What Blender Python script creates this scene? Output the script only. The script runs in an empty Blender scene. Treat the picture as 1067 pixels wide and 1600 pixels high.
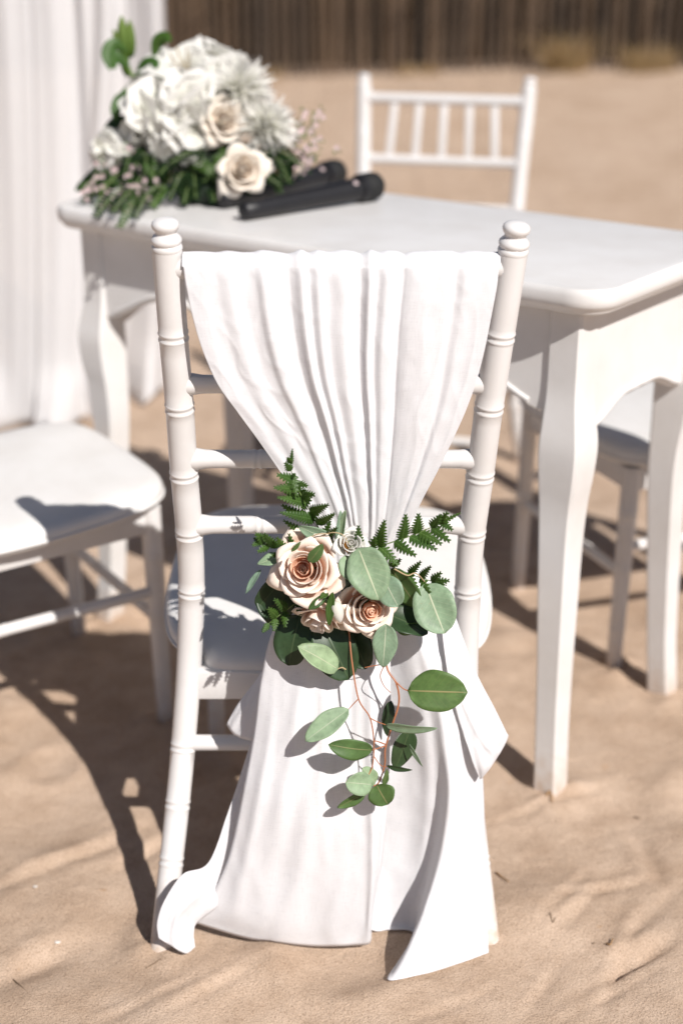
import bpy, bmesh, math, random
import numpy as np
from mathutils import Vector, Matrix, noise

random.seed(7); rng = np.random.default_rng(11)
PI = math.pi
sc = bpy.context.scene
C = sc.collection

# ------------------------------------------------------------------ camera, sky, sun, exposure
CAM_H, PITCH, FPX, CX, CY = 1.20, math.radians(22.0), 2222.0, 533.5, 800.0
cam_d = bpy.data.cameras.new("camera"); cam = bpy.data.objects.new("camera", cam_d); C.objects.link(cam)
cam.location = (0, 0, CAM_H); cam.rotation_euler = (PI/2 - PITCH, 0, 0)
cam_d.sensor_fit = 'VERTICAL'; cam_d.sensor_height = 36; cam_d.lens = FPX/1600*36
cam_d.clip_start = 0.05; cam_d.clip_end = 400
cam_d.dof.use_dof = True; cam_d.dof.focus_distance = 1.64; cam_d.dof.aperture_fstop = 2.0
cam_d.dof.aperture_blades = 9
sc.camera = cam

SUN_AZ = math.atan2(0.524, -0.852)      # from +Y towards +X
SUN_EL = math.radians(42.5)
w = bpy.data.worlds.new("World"); sc.world = w; w.use_nodes = True
nt = w.node_tree; nt.nodes.clear()
sky = nt.nodes.new('ShaderNodeTexSky'); sky.sky_type = 'NISHITA'; sky.sun_disc = False
sky.air_density = 0.6; sky.dust_density = 0.3
sky.sun_elevation = SUN_EL; sky.sun_rotation = SUN_AZ
bg = nt.nodes.new('ShaderNodeBackground'); bg.inputs['Strength'].default_value = 0.05
out = nt.nodes.new('ShaderNodeOutputWorld')
nt.links.new(sky.outputs[0], bg.inputs[0]); nt.links.new(bg.outputs[0], out.inputs[0])
sd = bpy.data.lights.new("sun", 'SUN'); sd.energy = 5.0; sd.angle = math.radians(0.5); sd.color = (1.0, 0.955, 0.91)
sun = bpy.data.objects.new("sun", sd); C.objects.link(sun)
to_sun = Vector((math.sin(SUN_AZ)*math.cos(SUN_EL), math.cos(SUN_AZ)*math.cos(SUN_EL), math.sin(SUN_EL)))
sun.rotation_euler = to_sun.to_track_quat('Z', 'Y').to_euler(); sun.location = (3, -3, 5)
sc.view_settings.view_transform = 'Standard'; sc.view_settings.look = 'None'
sc.view_settings.exposure = 0.29; sc.view_settings.gamma = 1.0; sc.view_settings.use_curve_mapping = False
sc.render.engine = 'CYCLES'
sc.cycles.max_bounces = 8; sc.cycles.transparent_max_bounces = 16
sc.cycles.use_denoising = True

# ------------------------------------------------------------------ measuring helpers
sp_, cp_ = math.sin(PITCH), math.cos(PITCH)
def _d(py):
    yy = (py-CY)/FPX
    return (sp_ + yy*cp_)/(cp_ - yy*sp_)
def U(px, py, Y):
    """the point of the place seen at photo pixel (px, py) at distance Y"""
    d = _d(py); z = CAM_H - d*Y; Z = Y*cp_ + d*Y*sp_
    return Vector(((px-CX)/FPX*Z, Y, z))
def G(px, py, z):
    return U(px, py, (CAM_H-z)/_d(py))

# ------------------------------------------------------------------ object helpers
def tag(o, label=None, cat=None, group=None, kind=None):
    if label: o['label'] = label
    if cat: o['category'] = cat
    if group: o['group'] = group
    if kind: o['kind'] = kind
    return o
def thing(name, label, cat, loc=(0, 0, 0), group=None):
    o = bpy.data.objects.new(name, None); C.objects.link(o); o.location = loc; o.empty_display_size = .05
    return tag(o, label, cat, group)
def make_mesh(name, V, F, m, smooth=True, uv=None, auto=None):
    me = bpy.data.meshes.new(name)
    me.from_pydata([tuple(map(float, v)) for v in V], [], F)
    if m: me.materials.append(m)
    if smooth: me.polygons.foreach_set('use_smooth', [True]*len(me.polygons))
    if uv is not None:
        l = me.uv_layers.new(name='UVMap')
        idx = np.empty(len(me.loops), dtype=np.int32); me.loops.foreach_get('vertex_index', idx)
        l.data.foreach_set('uv', np.asarray(uv, dtype=np.float32)[idx].ravel())
    if auto is not None:
        try: me.set_sharp_from_angle(angle=auto)
        except Exception: pass
    return me
def link(name, me, parent=None):
    o = bpy.data.objects.new(name, me); C.objects.link(o)
    if parent: o.parent = parent
    return o
def obj(name, V, F, m, parent=None, smooth=True, uv=None, auto=None, off=None):
    if off is not None: V = [Vector(v)-Vector(off) for v in V]
    return link(name, make_mesh(name, V, F, m, smooth, uv, auto), parent)
def grid_faces(n, k, wrap=False):
    F = []
    for i in range(n-1):
        for j in range(k if wrap else k-1):
            j2 = (j+1) % k
            F.append((i*k+j, i*k+j2, (i+1)*k+j2, (i+1)*k+j))
    return F
def grid_uv(n, k):
    return [(j/(k-1), i/(n-1)) for i in range(n) for j in range(k)]
def copy_tree(o, parent=None):
    c = o.copy(); C.objects.link(c)
    if parent: c.parent = parent
    for ch in list(o.children): copy_tree(ch, c)
    return c
def solid(o, t, offset=0.0):
    md = o.modifiers.new('solid', 'SOLIDIFY'); md.thickness = t; md.offset = offset
    return o

def crom(pts, n):
    """Catmull-Rom through points, n samples per span"""
    P = [np.array(p, float) for p in pts]; out_ = []
    for i in range(len(P)-1):
        p0 = P[i-1] if i else 2*P[0]-P[1]; p1, p2 = P[i], P[i+1]
        p3 = P[i+2] if i+2 < len(P) else 2*P[-1]-P[-2]
        for k in range(n):
            t = k/n
            out_.append(.5*((2*p1)+(-p0+p2)*t+(2*p0-5*p1+4*p2-p3)*t*t+(-p0+3*p1-3*p2+p3)*t**3))
    out_.append(P[-1]); return out_
def tube_data(path, radii, ns=12, cap=True, flat=1.0, ref=None):
    P = [Vector(p) for p in path]; n = len(P); V = []; F = []
    T = [(P[min(i+1, n-1)]-P[max(i-1, 0)]).normalized() for i in range(n)]
    a = Vector(ref) if ref else (Vector((0, 0, 1)) if abs(T[0].z) < .9 else Vector((1, 0, 0)))
    a = (a - T[0]*a.dot(T[0])).normalized()
    for i in range(n):
        a = (a - T[i]*a.dot(T[i])).normalized(); b = T[i].cross(a)
        r = radii[i] if hasattr(radii, '__len__') else radii
        for j in range(ns):
            q = 2*PI*j/ns
            V.append(P[i] + a*(math.cos(q)*r) + b*(math.sin(q)*r*flat))
    F = grid_faces(n, ns, True)
    if cap:
        F.append(tuple(range(ns-1, -1, -1))); F.append(tuple(range((n-1)*ns, n*ns)))
    return V, F
def tube(name, path, radii, m, parent=None, ns=12, off=None, **kw):
    V, F = tube_data(path, radii, ns, **kw)
    return obj(name, V, F, m, parent, off=off, auto=math.radians(50))
def box_data(c, sx, sy, sz, bev=0.0):
    bm = bmesh.new(); bmesh.ops.create_cube(bm, size=1)
    for v in bm.verts: v.co = Vector((v.co.x*sx, v.co.y*sy, v.co.z*sz))
    if bev: bmesh.ops.bevel(bm, geom=bm.edges[:], offset=bev, segments=2, affect='EDGES', profile=.5)
    V = [v.co.copy()+Vector(c) for v in bm.verts]; bm.verts.index_update()
    F = [tuple(v.index for v in f.verts) for f in bm.faces]; bm.free()
    return V, F
def beam(name, p, q, wid, hei, m, parent, off=None, bev=.003, up=(0, 0, 1)):
    """square-cut bevelled bar from p to q"""
    p, q = Vector(p), Vector(q); ax = (q-p); L = ax.length; ax.normalize()
    upv = Vector(up); sd_ = ax.cross(upv).normalized(); upv = sd_.cross(ax)
    V, F = box_data((0, 0, 0), L, wid, hei, bev); mid = (p+q)/2
    V = [mid + ax*v.x + sd_*v.y + upv*v.z for v in V]
    return obj(name, V, F, m, parent, off=off, auto=math.radians(40))

# ------------------------------------------------------------------ materials
def new_mat(name):
    m = bpy.data.materials.new(name); m.use_nodes = True; t = m.node_tree
    b = t.nodes['Principled BSDF']; o = t.nodes['Material Output']
    return m, t, b, o
def N(t, typ, **kw):
    n = t.nodes.new(typ)
    for k, v in kw.items():
        if k in n.inputs.keys(): n.inputs[k].default_value = v
        else: setattr(n, k, v)
    return n
def ramp(t, src, stops):
    r = t.nodes.new('ShaderNodeValToRGB'); e = r.color_ramp.elements
    while len(e) < len(stops): e.new(.5)
    for el, (p, c) in zip(e, stops):
        el.position = p; el.color = (*c, 1) if len(c) == 3 else c
    t.links.new(src, r.inputs[0]); return r
def bump(t, src, b, strength, dist):
    n = t.nodes.new('ShaderNodeBump'); n.inputs['Strength'].default_value = strength; n.inputs['Distance'].default_value = dist
    t.links.new(src, n.inputs['Height'])
    return n

def mat_sand():
    m, t, b, o = new_mat('sand'); L = t.links.new
    tc = N(t, 'ShaderNodeTexCoord')
    n1 = N(t, 'ShaderNodeTexNoise', Scale=3.0, Detail=5.0, Roughness=.6); L(tc.outputs['Object'], n1.inputs['Vector'])
    r1 = ramp(t, n1.outputs['Fac'], [(.3, (.455, .334, .243)), (.5, (.52, .393, .296)), (.72, (.565, .435, .335))])
    n2 = N(t, 'ShaderNodeTexNoise', Scale=520.0, Detail=2.0, Roughness=.7); L(tc.outputs['Object'], n2.inputs['Vector'])
    r2 = ramp(t, n2.outputs['Fac'], [(.30, (.42, .36, .30)), (.44, (.92, .91, .90)), (.60, (1.02, 1.02, 1.02)), (.76, (1.4, 1.36, 1.3))])
    mx = N(t, 'ShaderNodeMix', data_type='RGBA', blend_type='MULTIPLY'); mx.inputs[0].default_value = .85
    n0 = N(t, 'ShaderNodeTexNoise', Scale=15.0, Detail=6.0, Roughness=.65); L(tc.outputs['Object'], n0.inputs['Vector'])
    r0 = ramp(t, n0.outputs['Fac'], [(.32, (.86, .83, .80)), (.6, (1.04, 1.04, 1.04))])
    m0 = N(t, 'ShaderNodeMix', data_type='RGBA', blend_type='MULTIPLY'); m0.inputs[0].default_value = 1
    L(r1.outputs[0], m0.inputs[6]); L(r0.outputs[0], m0.inputs[7])
    L(m0.outputs[2], mx.inputs[6]); L(r2.outputs[0], mx.inputs[7])
    # rusty flecks of organic matter
    n3 = N(t, 'ShaderNodeTexNoise', Scale=26.0, Detail=3.0, Roughness=.55); L(tc.outputs['Object'], n3.inputs['Vector'])
    r3 = ramp(t, n3.outputs['Fac'], [(.70, (0, 0, 0)), (.78, (.55, .55, .55))])
    mx2 = N(t, 'ShaderNodeMix', data_type='RGBA'); L(r3.outputs[0], mx2.inputs[0]); L(mx.outputs[2], mx2.inputs[6])
    mx2.inputs[7].default_value = (.38, .21, .09, 1)
    L(mx2.outputs[2], b.inputs['Base Color']); b.inputs['Roughness'].default_value = .95
    b.inputs['Specular IOR Level'].default_value = .15
    n4 = N(t, 'ShaderNodeTexNoise', Scale=340.0, Detail=3.0, Roughness=.7); L(tc.outputs['Object'], n4.inputs['Vector'])
    n5 = N(t, 'ShaderNodeTexNoise', Scale=38.0, Detail=4.0, Roughness=.55); L(tc.outputs['Object'], n5.inputs['Vector'])
    b5 = bump(t, n5.outputs['Fac'], b, .28, .010); b4 = bump(t, n4.outputs['Fac'], b, .8, .0030)
    L(b5.outputs[0], b4.inputs['Normal']); L(b4.outputs[0], b.inputs['Normal'])
    return m
def mat_paint(name, col, rough=.32, spots=False, bump_s=.03):
    m, t, b, o = new_mat(name); L = t.links.new
    tc = N(t, 'ShaderNodeTexCoord')
    n1 = N(t, 'ShaderNodeTexNoise', Scale=9.0, Detail=5.0, Roughness=.6); L(tc.outputs['Object'], n1.inputs['Vector'])
    c0 = tuple(c*k for c, k in zip(col, (.90, .885, .865)))
    r = ramp(t, n1.outputs['Fac'], [(.25, c0), (.6, col)])
    src = r.outputs[0]
    if spots:
        n2 = N(t, 'ShaderNodeTexNoise', Scale=150.0, Detail=1.0, Roughness=.4); L(tc.outputs['Object'], n2.inputs['Vector'])
        n3 = N(t, 'ShaderNodeTexNoise', Scale=7.0, Detail=0.0); L(tc.outputs['Object'], n3.inputs['Vector'])
        mu = N(t, 'ShaderNodeMath', operation='MULTIPLY'); L(n2.outputs['Fac'], mu.inputs[0]); L(n3.outputs['Fac'], mu.inputs[1])
        r2 = ramp(t, mu.outputs[0], [(.455, (0, 0, 0)), (.475, (.8, .8, .8))])
        mx = N(t, 'ShaderNodeMix', data_type='RGBA'); L(r2.outputs[0], mx.inputs[0]); L(src, mx.inputs[6])
        mx.inputs[7].default_value = (.33, .28, .24, 1); src = mx.outputs[2]
    sz = N(t, 'ShaderNodeSeparateXYZ'); L(tc.outputs['Object'], sz.inputs[0])
    nd = N(t, 'ShaderNodeTexNoise', Scale=55.0, Detail=6.0, Roughness=.7); L(tc.outputs['Object'], nd.inputs['Vector'])
    md = N(t, 'ShaderNodeMath', operation='MULTIPLY_ADD'); L(nd.outputs['Fac'], md.inputs[0]); md.inputs[1].default_value = .16; L(sz.outputs[2], md.inputs[2])
    rd_ = ramp(t, md.outputs[0], [(.075, (.85, .85, .85)), (.10, (.45, .45, .45)), (.16, (0, 0, 0))])
    mdx = N(t, 'ShaderNodeMix', data_type='RGBA'); L(rd_.outputs[0], mdx.inputs[0]); L(src, mdx.inputs[6]); mdx.inputs[7].default_value = (.50, .37, .27, 1); src = mdx.outputs[2]
    L(src, b.inputs['Base Color']); b.inputs['Roughness'].default_value = rough
    n4 = N(t, 'ShaderNodeTexNoise', Scale=120.0, Detail=2.0); L(tc.outputs['Object'], n4.inputs['Vector'])
    bb = bump(t, n4.outputs['Fac'], b, bump_s*4, .0006); L(bb.outputs[0], b.inputs['Normal'])
    return m
def mat_cloth(name, col, trans=.28, sheer=0.0, weave=(1.0, 1.0), wsc=1.0):
    m, t, b, o = new_mat(name); L = t.links.new
    tc = N(t, 'ShaderNodeTexCoord')
    hs = []
    for sx, sy in ((260*wsc, 14*wsc), (14*wsc, 260*wsc)):
        mp = N(t, 'ShaderNodeMapping'); mp.inputs['Scale'].default_value = (sx*weave[0], sy*weave[1], 1)
        L(tc.outputs['UV'], mp.inputs['Vector'])
        n1 = N(t, 'ShaderNodeTexNoise', Scale=1.0, Detail=2.0, Roughness=.6); L(mp.outputs[0], n1.inputs['Vector']); hs.append(n1)
    ad = N(t, 'ShaderNodeMath', operation='ADD'); L(hs[0].outputs['Fac'], ad.inputs[0]); L(hs[1].outputs['Fac'], ad.inputs[1])
    r = ramp(t, ad.outputs[0], [(.35, tuple(c*.90 for c in col)), (1.0, col)])
    r.color_ramp.elements[0].position = .7
    L(r.outputs[0], b.inputs['Base Color']); b.inputs['Roughness'].default_value = .85
    b.inputs['Specular IOR Level'].default_value = .2
    b.inputs['Sheen Weight'].default_value = .08
    bb = bump(t, ad.outputs[0], b, .35, .0006); L(bb.outputs[0], b.inputs['Normal'])
    tr = N(t, 'ShaderNodeBsdfTranslucent'); L(r.outputs[0], tr.inputs['Color'])
    mx = N(t, 'ShaderNodeMixShader'); mx.inputs[0].default_value = trans
    L(b.outputs[0], mx.inputs[1]); L(tr.outputs[0], mx.inputs[2]); last = mx
    if sheer:
        tp = N(t, 'ShaderNodeBsdfTransparent'); m2 = N(t, 'ShaderNodeMixShader'); m2.inputs[0].default_value = sheer
        L(mx.outputs[0], m2.inputs[1]); L(tp.outputs[0], m2.inputs[2]); last = m2
    L(last.outputs[0], o.inputs['Surface'])
    return m
def mat_leaf(name, col, rib, trans=.22, rough=.5, veins=.25, spec=.35):
    m, t, b, o = new_mat(name); L = t.links.new
    tc = N(t, 'ShaderNodeTexCoord'); sx = N(t, 'ShaderNodeSeparateXYZ'); L(tc.outputs['UV'], sx.inputs[0])
    n1 = N(t, 'ShaderNodeTexNoise', Scale=85.0, Detail=5.0, Roughness=.7); L(tc.outputs['Object'], n1.inputs['Vector'])
    c0 = tuple(c*.72 for c in col); c1 = tuple(min(1, c*1.2) for c in col)
    r = ramp(t, n1.outputs['Fac'], [(.3, c0), (.7, c1)])
    sb = N(t, 'ShaderNodeMath', operation='SUBTRACT'); L(sx.outputs[0], sb.inputs[0]); sb.inputs[1].default_value = .5
    ab = N(t, 'ShaderNodeMath', operation='ABSOLUTE'); L(sb.outputs[0], ab.inputs[0])
    rr = ramp(t, ab.outputs[0], [(.008, (1, 1, 1)), (.026, (0, 0, 0))])
    # pinnate side veins: bands of (v - |u|*k)
    ml = N(t, 'ShaderNodeMath', operation='MULTIPLY'); L(ab.outputs[0], ml.inputs[0]); ml.inputs[1].default_value = -.55
    av = N(t, 'ShaderNodeMath', operation='ADD'); L(sx.outputs[1], av.inputs[0]); L(ml.outputs[0], av.inputs[1])
    fr = N(t, 'ShaderNodeMath', operation='MULTIPLY'); L(av.outputs[0], fr.inputs[0]); fr.inputs[1].default_value = 9.0
    f2 = N(t, 'ShaderNodeMath', operation='PINGPONG'); L(fr.outputs[0], f2.inputs[0]); f2.inputs[1].default_value = .5
    rv = ramp(t, f2.outputs[0], [(.0, (veins,)*3), (.07, (0, 0, 0))])
    mxm = N(t, 'ShaderNodeMath', operation='MAXIMUM'); L(rr.outputs[0], mxm.inputs[0]); L(rv.outputs[0], mxm.inputs[1])
    mx = N(t, 'ShaderNodeMix', data_type='RGBA'); L(mxm.outputs[0], mx.inputs[0]); L(r.outputs[0], mx.inputs[6])
    mx.inputs[7].default_value = (*rib, 1)
    oi = N(t, 'ShaderNodeObjectInfo'); ro_ = ramp(t, oi.outputs['Random'], [(0, (.84, .90, .96)), (.5, (1, 1, 1)), (1, (1.10, 1.06, .92))])
    mo = N(t, 'ShaderNodeMix', data_type='RGBA', blend_type='MULTIPLY'); mo.inputs[0].default_value = 1
    L(mx.outputs[2], mo.inputs[6]); L(ro_.outputs[0], mo.inputs[7])
    n6 = N(t, 'ShaderNodeTexNoise', Scale=210.0, Detail=2.0); L(tc.outputs['Object'], n6.inputs['Vector'])
    r6 = ramp(t, n6.outputs['Fac'], [(.71, (0, 0, 0)), (.77, (.6, .6, .6))])
    m6 = N(t, 'ShaderNodeMix', data_type='RGBA'); L(r6.outputs[0], m6.inputs[0]); L(mo.outputs[2], m6.inputs[6]); m6.inputs[7].default_value = (col[0]*1.3, col[1]*.75, col[2]*.6, 1)
    L(m6.outputs[2], b.inputs['Base Color']); b.inputs['Roughness'].default_value = rough
    b.inputs['Specular IOR Level'].default_value = spec
    bb = bump(t, mxm.outputs[0], b, .25, .0006); L(bb.outputs[0], b.inputs['Normal'])
    tr = N(t, 'ShaderNodeBsdfTranslucent'); tr.inputs['Color'].default_value = (col[0]*1.6, col[1]*1.9, col[2]*.7, 1)
    ms = N(t, 'ShaderNodeMixShader'); ms.inputs[0].default_value = trans
    L(b.outputs[0], ms.inputs[1]); L(tr.outputs[0], ms.inputs[2]); L(ms.outputs[0], o.inputs['Surface'])
    return m
def mat_petal(name, base, rim, trans=.3, rough=.6):
    m, t, b, o = new_mat(name); L = t.links.new
    tc = N(t, 'ShaderNodeTexCoord'); sx = N(t, 'ShaderNodeSeparateXYZ'); L(tc.outputs['UV'], sx.inputs[0])
    mid = tuple(a*.45+c*.55 for a, c in zip(base, rim))
    r = ramp(t, sx.outputs[1], [(.15, base), (.6, mid), (.97, rim)])
    mp = N(t, 'ShaderNodeMapping'); mp.inputs['Scale'].default_value = (34, 2.2, 1); L(tc.outputs['UV'], mp.inputs['Vector'])
    n1 = N(t, 'ShaderNodeTexNoise', Scale=1.0, Detail=3.0); L(mp.outputs[0], n1.inputs['Vector'])
    r2 = ramp(t, n1.outputs['Fac'], [(.3, (.96, .95, .945)), (.65, (1, 1, 1))])
    mx = N(t, 'ShaderNodeMix', data_type='RGBA', blend_type='MULTIPLY'); mx.inputs[0].default_value = 1
    L(r.outputs[0], mx.inputs[6]); L(r2.outputs[0], mx.inputs[7])
    L(mx.outputs[2], b.inputs['Base Color']); b.inputs['Roughness'].default_value = rough
    b.inputs['Specular IOR Level'].default_value = .25
    bb = bump(t, n1.outputs['Fac'], b, .3, .0008); L(bb.outputs[0], b.inputs['Normal'])
    tr = N(t, 'ShaderNodeBsdfTranslucent'); L(mx.outputs[2], tr.inputs['Color'])
    ms = N(t, 'ShaderNodeMixShader'); ms.inputs[0].default_value = trans
    L(b.outputs[0], ms.inputs[1]); L(tr.outputs[0], ms.inputs[2]); L(ms.outputs[0], o.inputs['Surface'])
    return m
def mat_flat(name, col, rough=.6, var=.15, scale=40, metal=0.0, trans=0.0):
    m, t, b, o = new_mat(name); L = t.links.new
    tc = N(t, 'ShaderNodeTexCoord')
    n1 = N(t, 'ShaderNodeTexNoise', Scale=scale, Detail=3.0); L(tc.outputs['Object'], n1.inputs['Vector'])
    r = ramp(t, n1.outputs['Fac'], [(.3, tuple(c*(1-var) for c in col)), (.7, tuple(min(1, c*(1+var)) for c in col))])
    L(r.outputs[0], b.inputs['Base Color']); b.inputs['Roughness'].default_value = rough; b.inputs['Metallic'].default_value = metal
    if trans:
        tr = N(t, 'ShaderNodeBsdfTranslucent'); L(r.outputs[0], tr.inputs['Color'])
        ms = N(t, 'ShaderNodeMixShader'); ms.inputs[0].default_value = trans
        L(b.outputs[0], ms.inputs[1]); L(tr.outputs[0], ms.inputs[2]); L(ms.outputs[0], o.inputs['Surface'])
    return m
def mat_wood():
    m, t, b, o = new_mat('weathered_wood'); L = t.links.new
    tc = N(t, 'ShaderNodeTexCoord'); oi = N(t, 'ShaderNodeObjectInfo')
    mp = N(t, 'ShaderNodeMapping'); mp.inputs['Scale'].default_value = (70, 70, 3); L(tc.outputs['Object'], mp.inputs['Vector'])
    n1 = N(t, 'ShaderNodeTexNoise', Scale=1.0, Detail=5.0, Roughness=.65); L(mp.outputs[0], n1.inputs['Vector'])
    r = ramp(t, n1.outputs['Fac'], [(.3, (.050, .034, .024)), (.7, (.150, .105, .072))])
    r2 = ramp(t, oi.outputs['Random'], [(0, (.45, .45, .45)), (1, (1.25, 1.15, 1.0))])
    mx = N(t, 'ShaderNodeMix', data_type='RGBA', blend_type='MULTIPLY'); mx.inputs[0].default_value = 1
    L(r.outputs[0], mx.inputs[6]); L(r2.outputs[0], mx.inputs[7]); L(mx.outputs[2], b.inputs['Base Color'])
    b.inputs['Roughness'].default_value = .9
    return m

M = dict(
    sand=mat_sand(),
    chair=mat_paint('white_chair_lacquer', (.67, .655, .645), .30),
    cushion=mat_paint('white_cushion_vinyl', (.69, .68, .668), .5),
    table=mat_paint('white_table_lacquer', (.69, .677, .665), .38),
    cloth=mat_cloth('white_linen', (.825, .82, .835), .25, weave=(1, 1)),
    tulle=mat_cloth('white_voile', (.84, .83, .83), .35, sheer=.26, wsc=.6),
    wood=mat_wood(),
    euc=mat_leaf('eucalyptus_leaf', (.205, .300, .205), (.46, .50, .38), trans=.12),
    euc_pale=mat_leaf('pale_eucalyptus_leaf', (.25, .345, .215), (.40, .44, .32), trans=.15, veins=.1),
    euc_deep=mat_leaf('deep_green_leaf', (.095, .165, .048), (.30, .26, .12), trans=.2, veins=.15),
    euc_shaded=mat_leaf('shaded_dark_leaf', (.028, .055, .022), (.06, .09, .04), trans=.08, rough=.4, veins=.1),  # shade on leaves turned away, painted as darker green; backing and table greens share it
    fern=mat_leaf('fern_green', (.046, .095, .018), (.12, .20, .06), trans=.18, rough=.45, veins=.2),
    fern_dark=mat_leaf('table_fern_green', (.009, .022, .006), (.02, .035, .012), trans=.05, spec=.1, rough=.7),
    lilyleaf=mat_leaf('lily_leaf_green', (.045, .105, .020), (.09, .15, .04), trans=.18),
    bud=mat_petal('lily_bud_green', (.075, .14, .022), (.15, .22, .05), .2),
    petal_in=mat_petal('inner_peach_petal', (.94, .47, .26), (.96, .70, .53), .36),
    petal_out=mat_petal('outer_peach_petal', (.95, .56, .36), (.96, .865, .775), .22),
    petal_white=mat_petal('white_petal', (.78, .78, .69), (.85, .84, .81), .34),
    petal_cream=mat_petal('cream_petal', (.95, .78, .60), (.95, .90, .82), .30),
    petal_pink=mat_petal('pale_pink_petal', (.72, .50, .52), (.84, .72, .72), .3),
    stem_red=mat_flat('red_brown_stem', (.36, .13, .055), .5),
    stem_green=mat_flat('green_stem', (.13, .19, .06), .5),
    stem_tan=mat_flat('tan_stem', (.40, .30, .17), .6),
    black=mat_flat('black_metal', (.007, .0065, .008), .5),
    black_mesh=mat_flat('black_grille', (.006, .006, .006), .75, .5, 600),
    grey_ring=mat_flat('grey_badge', (.45, .36, .36), .4),
    foam=mat_flat('dark_green_tray', (.015, .028, .015), .7),
    twig=mat_flat('dry_twig', (.17, .115, .07), .8),
    straw=mat_flat('dry_straw', (.36, .25, .12), .8, .3, trans=.2),
    scrub=mat_flat('dry_scrub', (.070, .048, .026), .9, .6, 3, trans=.1),
    shell=mat_flat('white_shell', (.68, .63, .57), .6),
    bark_fleck=mat_flat('rusty_fleck', (.30, .17, .07), .9),
    wire=mat_flat('rusty_wire', (.10, .07, .05), .6, metal=.6),
)

# ------------------------------------------------------------------ sand
STROKES = [(1000, 1490, 32, .045, .013, .011), (985, 1508, 34, .05, .007, .006), (905, 1425, 52, .05, .008, .005), (880, 1405, 55, .06, .006, .004), (965, 1545, 36, .09, .005, .004), (700, 1575, 30, .08, .005, .003), (330, 1545, 40, .07, .008, .004),
    (110, 1340, 38, .10, .012, .006), (60, 1500, 42, .06, .02, .009), (1010, 1340, 100, .06, .012, .007), (230, 1560, 35, .07, .006, .003), (850, 1540, 60, .05, .006, .004), (950, 1390, 15, .06, .007, .005)]
FEET = [(.323, 1.834), (.572, 2.105), (-.455, 2.45), (-.295, 2.06), (-.49, 2.366), (.48, 2.217), (.34, 2.58), (-.232, 1.50), (-.20, 1.985), (.165, 1.985)]
MARKS = []
for k in range(26):      # dragged furrows in the sand
    x0, y0 = random.uniform(-.9, .9), random.uniform(1.0, 2.9)
    a = math.radians(random.gauss(38, 22)); MARKS.append((x0, y0, math.cos(a), math.sin(a), random.uniform(.03, .14), random.uniform(.004, .011), random.uniform(.002, .006)))
for px_, py_, a_, ln_, wd_, d_ in STROKES:
    g_ = G(px_, py_, 0); MARKS.append((g_.x, g_.y, math.cos(math.radians(a_)), math.sin(math.radians(a_)), ln_, wd_, d_))
DENTS = [(random.uniform(-1.2, 1.2), random.uniform(1.0, 3.6), random.uniform(.04, .11), random.uniform(-.016, .007)) for _ in range(95)]
def sand_h(X, Y):
    X = np.asarray(X, float); Y = np.asarray(Y, float)
    h = .006*np.sin(3.1*X+1.3*Y+.4)*np.sin(2.3*Y-.9*X) + .004*np.sin(7.7*X-4.1*Y+1)*np.sin(6.1*Y+2.1*X)
    h = h + .016*np.exp(-(((X-.25)/.07)**2+((Y-1.56)/.06)**2))          # little mound round the rear right leg
    h = h - .004*np.exp(-(((X+.23)/.1)**2+((Y-1.48)/.1)**2))
    for k, (x0, y0) in enumerate(FEET):
        a = np.arctan2(Y-y0, X-x0); q = np.hypot(X-x0, Y-y0)
        h = h + (.007+.003*np.sin(2*a+k)+.002*np.sin(5*a+2*k))*np.exp(-((q-.030)/.022)**2)
    for x0, y0, r, d in DENTS:
        q = ((X-x0)**2+(Y-y0)**2)/r**2
        h = h + d*np.exp(-q) - .45*d*np.exp(-((np.sqrt(q)-1.35)/.4)**2)
    for x0, y0, c, s, ln, wd, d in MARKS:
        a = (X-x0)*c+(Y-y0)*s; b = -(X-x0)*s+(Y-y0)*c
        h = h + np.exp(-(a/ln)**2)*(-d*np.exp(-(b/wd)**2) + .6*d*np.exp(-((b-1.7*wd)/wd)**2))
    far = np.clip((Y-3.4)/7.6, 0, 1); h = h + .275*far*far*(3-2*far) + .03*far*np.sin(1.1*X+.5*Y)
    back = np.clip((Y-12.0)/14, 0, 1); h = h + 2.6*back*back*(3-2*back)
    return h
def axis_pts(lo, hi, step, outer, grow=1.18):
    a = list(np.arange(lo, hi+step/2, step)); s = step; x = a[-1]
    while x < outer[1]: s *= grow; x += s; a.append(x)
    s = step; x = a[0]; pre = []
    while x > outer[0]: s *= grow; x -= s; pre.append(x)
    return np.array(pre[::-1]+a)
xs = axis_pts(-.85, .85, .0075, (-120, 120)); ys = axis_pts(1.02, 2.7, .0075, (-60, 200), 1.12)
XX, YY = np.meshgrid(xs, ys)
HH = sand_h(XX, YY)
HH += np.array([[noise.fractal((x*9, y*9, 3.3), 1.0, 2.0, 4) for x in xs] for y in ys])*np.where((YY < 5) & (np.abs(XX) < 3), .0032, .012)
V = np.stack([XX, YY, HH], -1).reshape(-1, 3)
sand_o = obj('sand', V, grid_faces(len(ys), len(xs)), M['sand']); sand_o['kind'] = 'structure'
def hz(x, y): return float(sand_h(x, y))

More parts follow.
